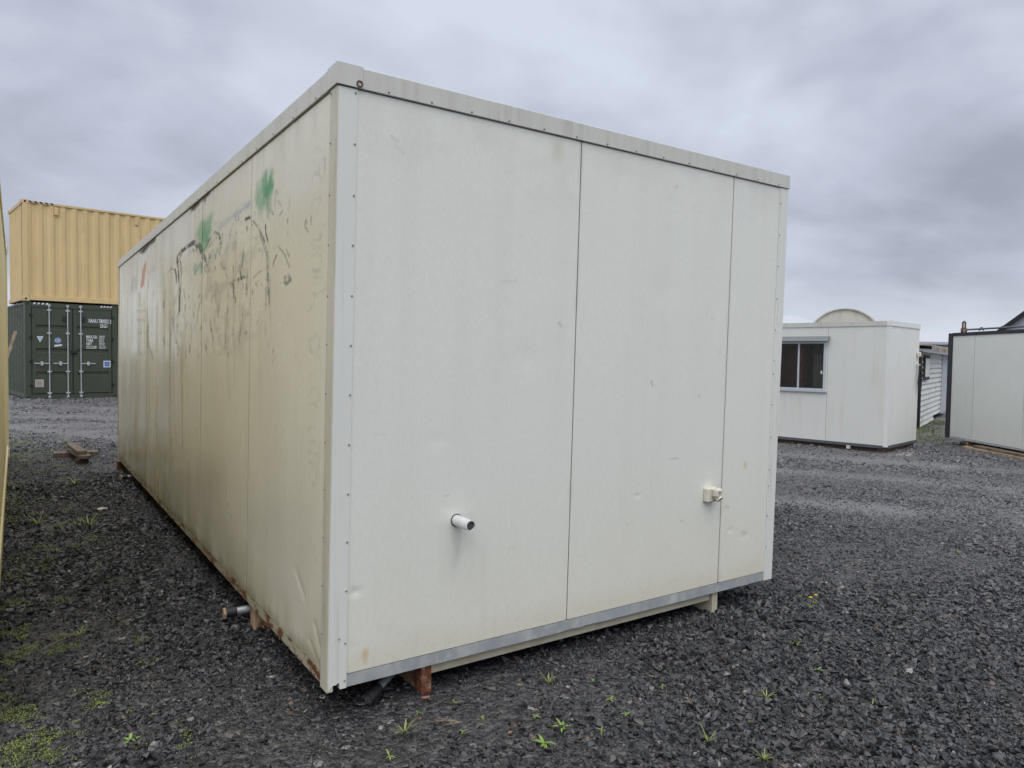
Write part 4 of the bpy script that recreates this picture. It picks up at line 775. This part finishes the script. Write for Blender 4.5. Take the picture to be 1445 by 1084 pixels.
# power inlet and hanging cable on the end wall
pi = B('power_inlet', 'plastic', 1.28, 1.345, -0.06, 0.0, 1.53, 1.61, bev=0.01); bm = BM()
pts = [(1.30, -0.05, 1.38), (1.27, -0.05, 1.25), (1.255, -0.045, 1.10), (1.28, -0.045, 0.98), (1.34, -0.045, 1.0), (1.335, -0.05, 1.15), (1.315, -0.055, 1.30), (1.32, -0.05, 1.38)]
for a, b in zip(pts[:-1], pts[1:]): tube(bm, a, b, 0.008, n=6)
for a, b in zip(pts[4:-1], pts[5:]): tube(bm, (a[0], a[1]-0.012, a[2]), (b[0], b[1]-0.012, b[2]), 0.022, n=6)
obj('hanging_cable', bm, 'black', pi); B('cable_hook', 'plastic', 1.30, 1.33, -0.05, 0.0, 1.385, 1.41, par=pi)

# ------------------------------------------------------------------ black-framed cabin (right edge): local -x towards the camera side
A2 = (12.579, 3.498, 0); ang = math.atan2(-0.8265, -0.563)      # local x runs along the long face towards the viewer, local +y into the cabin
b2 = thing('framed_cabin', 'pale grey cabin with black steel frame at the right edge', 'cabin', A2, ang)
def B2(name, m, *d, bev=0.0, par=None): bm = BM(); box(bm, *d); return obj(name, bm, m, par or b2, bev)
DEEP = 2.3; X1 = 4.2; zb, zt = 0.15, 1.905
B2('core', 'seam', 0.003, X1-0.003, 0.02, DEEP-0.02, zb+0.01, zt-0.01)
for a, b in ((0.0, 0.596), (0.606, 1.80), (1.81, 3.0), (3.01, X1)): B2('wall_panel', 'grey_green', a, b, 0.0, 0.018, zb, zt)
B2('wall_panel', 'grey_green', -0.03, 0.0, 0.05, DEEP, zb, zt); B2('wall_panel', 'grey_green', 0.0, X1, DEEP, DEEP+0.05, zb, zt); B2('wall_panel', 'grey_green', X1, X1+0.03, 0.05, DEEP, zb, zt)
B2('corner_post', 'black_frame', -0.12, 0.002, -0.012, 0.11, 0.11, zt+0.05); B2('corner_post', 'black_frame', X1-0.002, X1+0.12, -0.012, 0.11, 0.11, zt+0.05); B2('top_rail', 'black_frame', 0.002, X1-0.002, -0.010, 0.09, zt-0.003, zt+0.055)
B2('top_rail', 'black_frame', -0.115, -0.03, 0.11, DEEP, zt-0.003, zt+0.053); B2('roof_sheet', 'roof', -0.03, X1, 0.09, DEEP, zt, zt+0.02); B2('bottom_rail', 'galv', 0.004, X1-0.004, -0.006, 0.05, zb-0.035, zb-0.003); B2('floor', 'timber_dark', 0.0, X1, 0.05, DEEP, zb-0.03, zb)
for x in (0.45, 2.0, 3.6): B2('bearer', 'rust_foot', x, x+0.08, 0.0, DEEP, 0.004, zb-0.037)
lug = B2('lifting_lug', 'rust_foot', 0.17, 0.30, 0.02, 0.05, zt+0.056, zt+0.13); bm = BM()
for a, b in (((0.20, 0.035, 2.03), (0.20, 0.035, 2.13)), ((0.27, 0.035, 2.03), (0.27, 0.035, 2.13)), ((0.20, 0.035, 2.13), (0.235, 0.035, 2.15)), ((0.235, 0.035, 2.15), (0.27, 0.035, 2.13)), ((0.20, 0.035, 2.03), (0.27, 0.035, 2.03))): tube(bm, a, b, 0.014, n=8)
obj('lug_ring', bm, 'timber_dark', lug)
bm = BM(); tube(bm, (0.30, 0.035, 2.005), (2.9, 0.035, 2.0), 0.016, n=10); rl = obj('lifting_bar', bm, 'steel_dark', b2)
bm = BM()
for x in (0.70, 1.22, 2.4):
    pr_ = [(x+0.05*math.cos(t), 0.035, 1.975+0.05*math.sin(t)) for t in np.linspace(0, math.pi, 7)]
    for a, b in zip(pr_[:-1], pr_[1:]): tube(bm, a, b, 0.011, n=6)
obj('bar_shackle', bm, 'black_frame', rl)
for i, (x0, x1, y0, y1, z0, z1, mm, lb) in enumerate(((0.62, 3.4, -0.16, -0.06, 0.0, 0.045, 'timber_pale', 'pale timber plank on the gravel under the black-framed cabin'), (0.85, 3.2, -0.13, 0.02, 0.047, 0.085, 'timber', 'brown timber plank lying on the pale plank under the black-framed cabin'))):
    bm = BM(); box(bm, x0, x1, y0, y1, z0, z1); o = obj('timber_plank', bm, mm, None, 0.004); o.location = A2; o.rotation_euler = (0, 0, ang); tag(o, lb, 'plank')

# ------------------------------------------------------------------ old weatherboard shed between the two
shed = thing('shed', 'old white weatherboard shed with rusty roof edge between two cabins', 'shed', (14.97, 5.22, 0), R(20))
def B3(name, m, *d, bev=0.0, par=None): bm = BM(); box(bm, *d); return obj(name, bm, m, par or shed, bev)
B3('wall_core', 'timber_dark', 0.06, 6.2, 0.05, 2.6, 0.12, 1.66); nb = 14; h_ = 1.64/nb
for i in range(nb):
    z = 0.02+i*h_; bm = BM(); x1 = 4.55 if i else 3.0
    prism(bm, [(0, 0.05, z), (0, -0.004, z), (0, 0.0, z-0.0), (0, 0.03, z+h_+0.012), (0, 0.05, z+h_+0.012)], (0.10, 0, 0), (x1, 0, 0)); obj('weatherboard', bm, 'board', shed)
B3('corner_post', 'black_frame', -0.02, 0.095, -0.02, 0.09, 0.0, 1.68); B3('wall_panel', 'far_white', 4.56, 6.2, -0.01, 0.05, 0.1, 1.66)
wn = B3('window', 'seam', 0.50, 1.40, -0.035, 0.02, 1.05, 1.60); B3('pane', 'grey_green', 0.58, 1.32, -0.040, -0.033, 1.12, 1.53, par=wn)
bm = BM(); k = 60
rows = [[bm.verts.new((-0.2+6.6*i/k, y, z+0.012*math.sin(i*1.9)+0.02*(vn(i*0.37, 3.0)-0.5))) for i in range(k+1)] for y, z in ((-0.22, 1.68), (-0.22, 1.80), (2.8, 1.98))]
for a, b in zip(rows[:-1], rows[1:]):
    for i in range(k): bm.faces.new((a[i], a[i+1], b[i+1], b[i]))
obj('roof', bm, 'oldroof', shed)

# ------------------------------------------------------------------ arched hut behind the small white cabin, and far sheds
def at_px(x, y, dep):   # a point on a known sight line at a given depth, used once to site far buildings
    u_ = (x-722.5)/FPX; v_ = (y-542)/FPX; return CAM+(fw+rt2*u_-up2*v_)*dep
q = at_px(1191, 470, 17.5); hut = thing('arched_hut', 'arched concrete-end hut showing above the small white cabin roof', 'hut', (q.x, q.y, 0), -1.06)
RA, ZT = 0.865, 2.70; arc = [(RA*math.cos(t), 0, ZT-RA+RA*math.sin(t)) for t in np.linspace(0, math.pi, 25)]
bm = BM(); prism(bm, [(-RA, 0, 0)]+[(RA, 0, 0)]+arc, (0, 0, 0), (0, 0.08, 0)); obj('end_wall', bm, 'concrete', hut)
bm = BM(); big = [(x*1.025, 0, ZT-RA+(z-ZT+RA)*1.025) for x, _, z in arc]; prism(bm, big+[(p[0]*0.97, 0, p[2]) for p in arc[::-1]], (0, -0.05, 0), (0, 2.6, 0)); obj('arched_roof', bm, 'concrete', hut)
bm = BM(); box(bm, -RA+0.005, -RA+0.06, 0.081, 2.5, 0, ZT-RA); box(bm, RA-0.06, RA-0.005, 0.081, 2.5, 0, ZT-RA); obj('side_wall', bm, 'concrete', hut)
def barn(name, label, p, rot, wid, length, eave, ridge, roofmat='far_white', trim='far_white'):
    t = thing(name, label, 'shed', (p[0], p[1], 0), rot); bm = BM(); prism(bm, [(0, 0, 0), (wid, 0, 0), (wid, 0, eave), (wid/2, 0, ridge), (0, 0, eave)], (0, 0, 0), (0, length, 0)); obj('wall', bm, 'far_white', t)
    for s in (0, 1):
        a = (-0.15, eave-0.12+0.03) if not s else (wid+0.15, eave-0.12+0.03); bm = BM(); prism(bm, [(a[0], 0, a[1]), (wid/2, 0, ridge+0.02), (wid/2, 0, ridge+0.12), (a[0], 0, a[1]+0.12)], (0, -0.2, 0), (0, length+0.2, 0)); rf = obj('roof', bm, roofmat, t)
        bm = BM(); prism(bm, [(a[0], 0, a[1]-0.10), (wid/2, 0, ridge-0.10), (wid/2, 0, ridge+0.13), (a[0], 0, a[1]+0.13)], (0, -0.26, 0), (0, -0.201, 0)); obj('barge_board', bm, trim, rf)
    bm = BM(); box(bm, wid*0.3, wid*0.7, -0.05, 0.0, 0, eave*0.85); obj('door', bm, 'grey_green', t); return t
q = at_px(1414, 466, 30); barn('gable_shed', 'far white shed with dark gable edge above the black-framed cabin', (q.x, q.y), -1.30, 9.0, 12, q.z-0.05, q.z+3.9, 'black_frame', 'black_frame')
q = at_px(1290, 475, 42); w_ = thing('long_shed', 'far long white shed whose roof shows between the cabins', 'shed', (q.x, q.y, 0), -YAW+0.04)
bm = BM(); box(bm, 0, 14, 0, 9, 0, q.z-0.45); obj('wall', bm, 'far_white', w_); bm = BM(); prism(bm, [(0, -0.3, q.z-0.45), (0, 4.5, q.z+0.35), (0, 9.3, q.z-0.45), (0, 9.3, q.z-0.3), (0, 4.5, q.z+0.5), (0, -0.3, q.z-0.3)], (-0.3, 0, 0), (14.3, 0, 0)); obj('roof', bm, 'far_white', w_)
bm = BM(); box(bm, 2, 5, -0.04, 0, 0, 2.4); obj('door', bm, 'grey_green', w_)
q = at_px(1060, 441, 36); w_ = thing('pale_shed', 'pale blue white shed roof rising behind the small white cabin left part', 'shed', (q.x, q.y, 0), -YAW+0.06)
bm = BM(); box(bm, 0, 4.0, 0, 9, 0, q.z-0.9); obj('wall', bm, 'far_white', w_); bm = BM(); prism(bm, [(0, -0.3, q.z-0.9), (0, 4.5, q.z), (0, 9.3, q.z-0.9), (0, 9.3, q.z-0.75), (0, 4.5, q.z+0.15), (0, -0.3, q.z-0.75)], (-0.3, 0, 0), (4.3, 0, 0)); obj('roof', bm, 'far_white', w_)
bm = BM(); box(bm, 1, 3, -0.04, 0, 0, 2.4); obj('door', bm, 'grey_green', w_)

# ------------------------------------------------------------------ timber on the gravel
def plank(label, c, ln, wd, ht, rz, z0, mat):
    bm = BM(); box(bm, -wd/2, wd/2, -ln/2, ln/2, 0, ht); o = obj('timber_plank', bm, mat, None, 0.005); o.location = (c[0], c[1], z0); o.rotation_euler = (0, 0, rz); return tag(o, label, 'plank', 'timber offcuts in the gap')
plank('long flat brown plank lying crosswise under the timber pile in the gap', (-0.35, 8.72), 0.52, 0.20, 0.062, R(84), 0.0, 'timber')
plank('lower of the two short timbers in the pile, nearest the viewer', (-0.345, 8.30), 0.95, 0.13, 0.045, R(6), 0.065, 'timber')
plank('top short timber of the pile in the gap', (-0.36, 8.42), 0.95, 0.11, 0.045, R(4), 0.113, 'timber')
plank('short block propping the near end of the timber pile', (-0.33, 7.92), 0.10, 0.14, 0.062, R(2), 0.0, 'timber_dark')
bm = BM(); bmesh.ops.create_icosphere(bm, subdivisions=1, radius=1)
for v in bm.verts: v.co = Vector((v.co.x*0.06*(0.8+0.4*random.random()), v.co.y*0.04, max(v.co.z, -0.3)*0.018))
o = obj('flat_stone', bm, 'plate'); o.location = (-0.37, 4.72, 0.01); tag(o, 'pale flat stone alone on the gravel in the left gap', 'stone')
for i, (x, y, s, lb) in enumerate(((0.405, -0.035, 0.016, 'small terracotta stone just in front of the rusty skid end'), (0.55, -0.45, 0.012, 'small terracotta stone between the green weeds in the foreground'))):
    bm = BM(); bmesh.ops.create_icosphere(bm, subdivisions=1, radius=s)
    for v in bm.verts: v.co = Vector((v.co.x*1.2, v.co.y*0.8, v.co.z*0.6))*(0.5+0.7*random.random())
    o = obj('terracotta_stone', bm, 'terracotta'); o.location = (x, y, 0.012); tag(o, lb, 'stone')

# ------------------------------------------------------------------ weeds
def leaf(bm, base, az, ln, wd, lift, curl):
    d = Vector((math.cos(az), math.sin(az), 0)); s = Vector((-d.y, d.x, 0)); prev = None; K = 4
    for i in range(K+1):
        t = i/K; c = Vector(base)+d*ln*t+Vector((0, 0, ln*(lift*t-curl*t*t))); w = wd*math.sin(math.pi*min(0.97, 0.12+0.85*t))**0.8
        a = bm.verts.new(c-s*w); m_ = bm.verts.new(c-Vector((0, 0, w*0.35))); b = bm.verts.new(c+s*w)
        if prev: bm.faces.new((prev[0], prev[1], m_, a)); bm.faces.new((prev[1], prev[2], b, m_))
        prev = (a, m_, b)
def weed(x, y, size, n, mat, label, group=None, grassy=False, flower=False):
    t = thing('weed', label, 'weed', (x, y, 0.008), random.random()*6, group)
    bm = BM()
    for i in range(n): leaf(bm, (0, 0, 0), i*2.4+random.random()*0.7, size*(0.45+0.75*random.random()), size*(0.05 if grassy else 0.11)*(0.8+0.5*random.random()), 0.9+0.7*random.random() if grassy else 0.25+0.8*random.random(), 0.3+0.5*random.random())
    obj('leaves', bm, mat, t, smooth=True, fix=False)
    bm = BM(); tube(bm, (0, 0, -0.01), (0, 0, size*0.2), size*0.03, n=6); obj('stem', bm, mat, t)
    if flower:
        bm = BM(); tube(bm, (0, 0, 0), (0.01, 0, 0.05), 0.0015, n=5); obj('flower_stalk', bm, mat, t); bm = BM()
        for i in range(7): leaf(bm, (0.01, 0, 0.05), i*0.9, 0.012, 0.004, 0.3, 0.2)
        obj('flower', bm, 'flower', t, fix=False)
big = [(0.74, -0.52, 0.040, 7, 'weed', 'bright green rosette weed, left of the two in the bottom middle'), (0.61, -0.58, 0.052, 8, 'weed', 'largest bright green rosette weed at the bottom middle of the gravel'), (1.61, -0.80, 0.040, 10, 'weed2', 'feathery green weed tuft in the lower right middle'), (1.20, -1.09, 0.045, 10, 'weed2', 'green weed tuft cut by the bottom edge'),
       (1.13, -0.90, 0.042, 9, 'weed2', 'green weed tuft right of centre near the bottom edge'), (2.23, -0.51, 0.045, 9, 'weed', 'bright green weed in front of the right cabin corner'), (0.21, -0.24, 0.050, 14, 'weed2', 'spiky green weed with dry stems below the rusty skid end'), (0.92, -0.20, 0.040, 8, 'weed2', 'olive weed with dry stalk in front of the cabin end'), (-0.65, 0.25, 0.050, 6, 'weed', 'bright green leafy weed at the bottom left')]
for i, (x, y, s, n, mt_, lb) in enumerate(big): weed(x, y, s*0.95, n+3, mt_, lb, None, grassy=mt_ == 'weed2')
for x, y, lb in ((2.88, -0.20, 'yellow flowered weed, right one of the pair by the right cabin corner'), (2.80, -0.22, 'yellow flowered weed, left one of the pair by the right cabin corner')): weed(x, y, 0.03, 5, 'weed2', lb, 'yellow flowers by the cabin corner', flower=True)
small = [(1.46, -0.33), (1.31, -0.49), (1.35, -0.39), (0.49, -0.13), (2.48, -0.38), (1.05, -0.45), (1.02, -0.58), (4.86, -0.09), (1.79, -0.87), (1.81, -0.92), (1.97, -1.06), (1.39, -0.89), (1.58, -0.93), (3.77, 0.14), (0.40, -0.35), (0.70, -0.40), (0.85, -0.62), (1.22, -0.70), (0.33, -0.12), (2.05, -0.75), (0.10, -0.35), (0.52, -0.30), (2.35, -0.62), (1.10, -0.28), (-0.55, 0.42), (-0.80, 0.52), (-0.70, 0.62)]
for i, (x, y) in enumerate(small): weed(x, y, 0.016+0.012*random.random(), 5, 'weed', 'tiny bright green seedling sprouting from the gravel', 'seedlings scattered over the gravel')
mid = [(-0.52, 4.03, 0.10, 'green weed clump halfway along the left gap'), (-0.86, 4.29, 0.09, 'green weed clump against the cream container, halfway along the gap'), (-0.50, 6.2, 0.09, 'low green weed in the far part of the left gap')]
for x, y, s, lb in mid: weed(x, y, s, 16, 'weed2', lb, None, grassy=True)
def twigs(label, c, n, ln, az0, spread, name='dry_grass'):
    bm = BM()
    for i in range(n):
        a = az0+(random.random()-0.5)*spread; l = ln*(0.6+0.5*random.random()); p = Vector((0, 0, 0.012))
        for k in range(4):
            q_ = p+Vector((math.cos(a), math.sin(a), 0.12-0.08*k))*l/4; tube(bm, p, q_, 0.0022-0.0003*k, 0.0019-0.0003*k, n=5); p = q_; a += (random.random()-0.5)*0.35
    o = obj(name, bm, 'dry'); o.location = (c[0], c[1], 0.008); tag(o, label, 'dry grass'); return o
twigs('dry brown grass stems trailing on the gravel in the left gap', (-0.74, 1.47), 5, 0.22, 3.5, 0.9); weed(-0.735, 1.475, 0.05, 10, 'weed2', 'green tuft at the root of the dry stems in the left gap', None, True)
twigs('thin dry twigs beside the spiky weed near the bottom edge', (0.42, -0.30), 4, 0.11, 2.2, 3.0); twigs('single dry stalk in front of the cabin end', (0.95, -0.19), 2, 0.10, 1.2, 0.5)
# moss and creeping ground cover
def cover(name, label, mat, pts, size, seed):
    r_ = np.random.default_rng(seed); n = len(pts); a = r_.random(n)*6.283; s = size*(0.5+r_.random(n)); z = r_.random(n)*size*1.8+0.004; tl = r_.random(n)*1.2
    c = np.column_stack([pts, z]); d = np.column_stack([np.cos(a)*np.cos(tl), np.sin(a)*np.cos(tl), np.sin(tl)])*s[:, None]; w = np.column_stack([-np.sin(a), np.cos(a), np.zeros(n)])*s[:, None]*0.4
    V = np.stack([c-d*0.5, c+w, c+d*0.6, c-w], 1).reshape(-1, 3); F = np.arange(4*n).reshape(n, 4); me = bpy.data.meshes.new(name); me.from_pydata(V.tolist(), [], F.tolist()); return tag(finish(me, mat, name, None), label, 'ground cover', kind='stuff')
def clumps(n, x0, x1, y0, y1, thr, fr, seed, bias=lambda x, y: 0):
    r_ = np.random.default_rng(seed); x = x0+r_.random(n)*(x1-x0); y = y0+r_.random(n)*(y1-y0); u, v = x*0.8+y*0.6, y*0.8-x*0.6
    f = 0.5*fbm(u*fr, v*fr, seed, 4)+0.5*fbm((u*0.5-v*0.87)*fr*2.3, (u*0.87+v*0.5)*fr*2.3, seed+3, 4); k = f+bias(x, y) > thr+0.16*r_.random(n)**2; return np.column_stack([x[k], y[k]])
cover('moss', 'yellow green moss over the gravel at the bottom left corner', 'moss', clumps(110000, -1.12, -0.45, 0.0, 3.4, 0.60, 6, 71, lambda x, y: 0.13*ss(-0.62, -1.0, x)+0.09*ss(1.4, 0.5, y)-0.075), 0.0045, 1)
cover('moss', 'sparse moss along the left gap', 'moss', clumps(60000, -1.10, -0.35, 3.0, 12.0, 0.60, 3.5, 73, lambda x, y: 0.08*ss(-0.6, -1.1, x)-0.03), 0.009, 2)
cover('grass', 'rough grass between the small white cabin and the shed', 'grass', clumps(60000, 11.6, 17.5, 3.3, 7.2, 0.47, 1.6, 75), 0.022, 3)
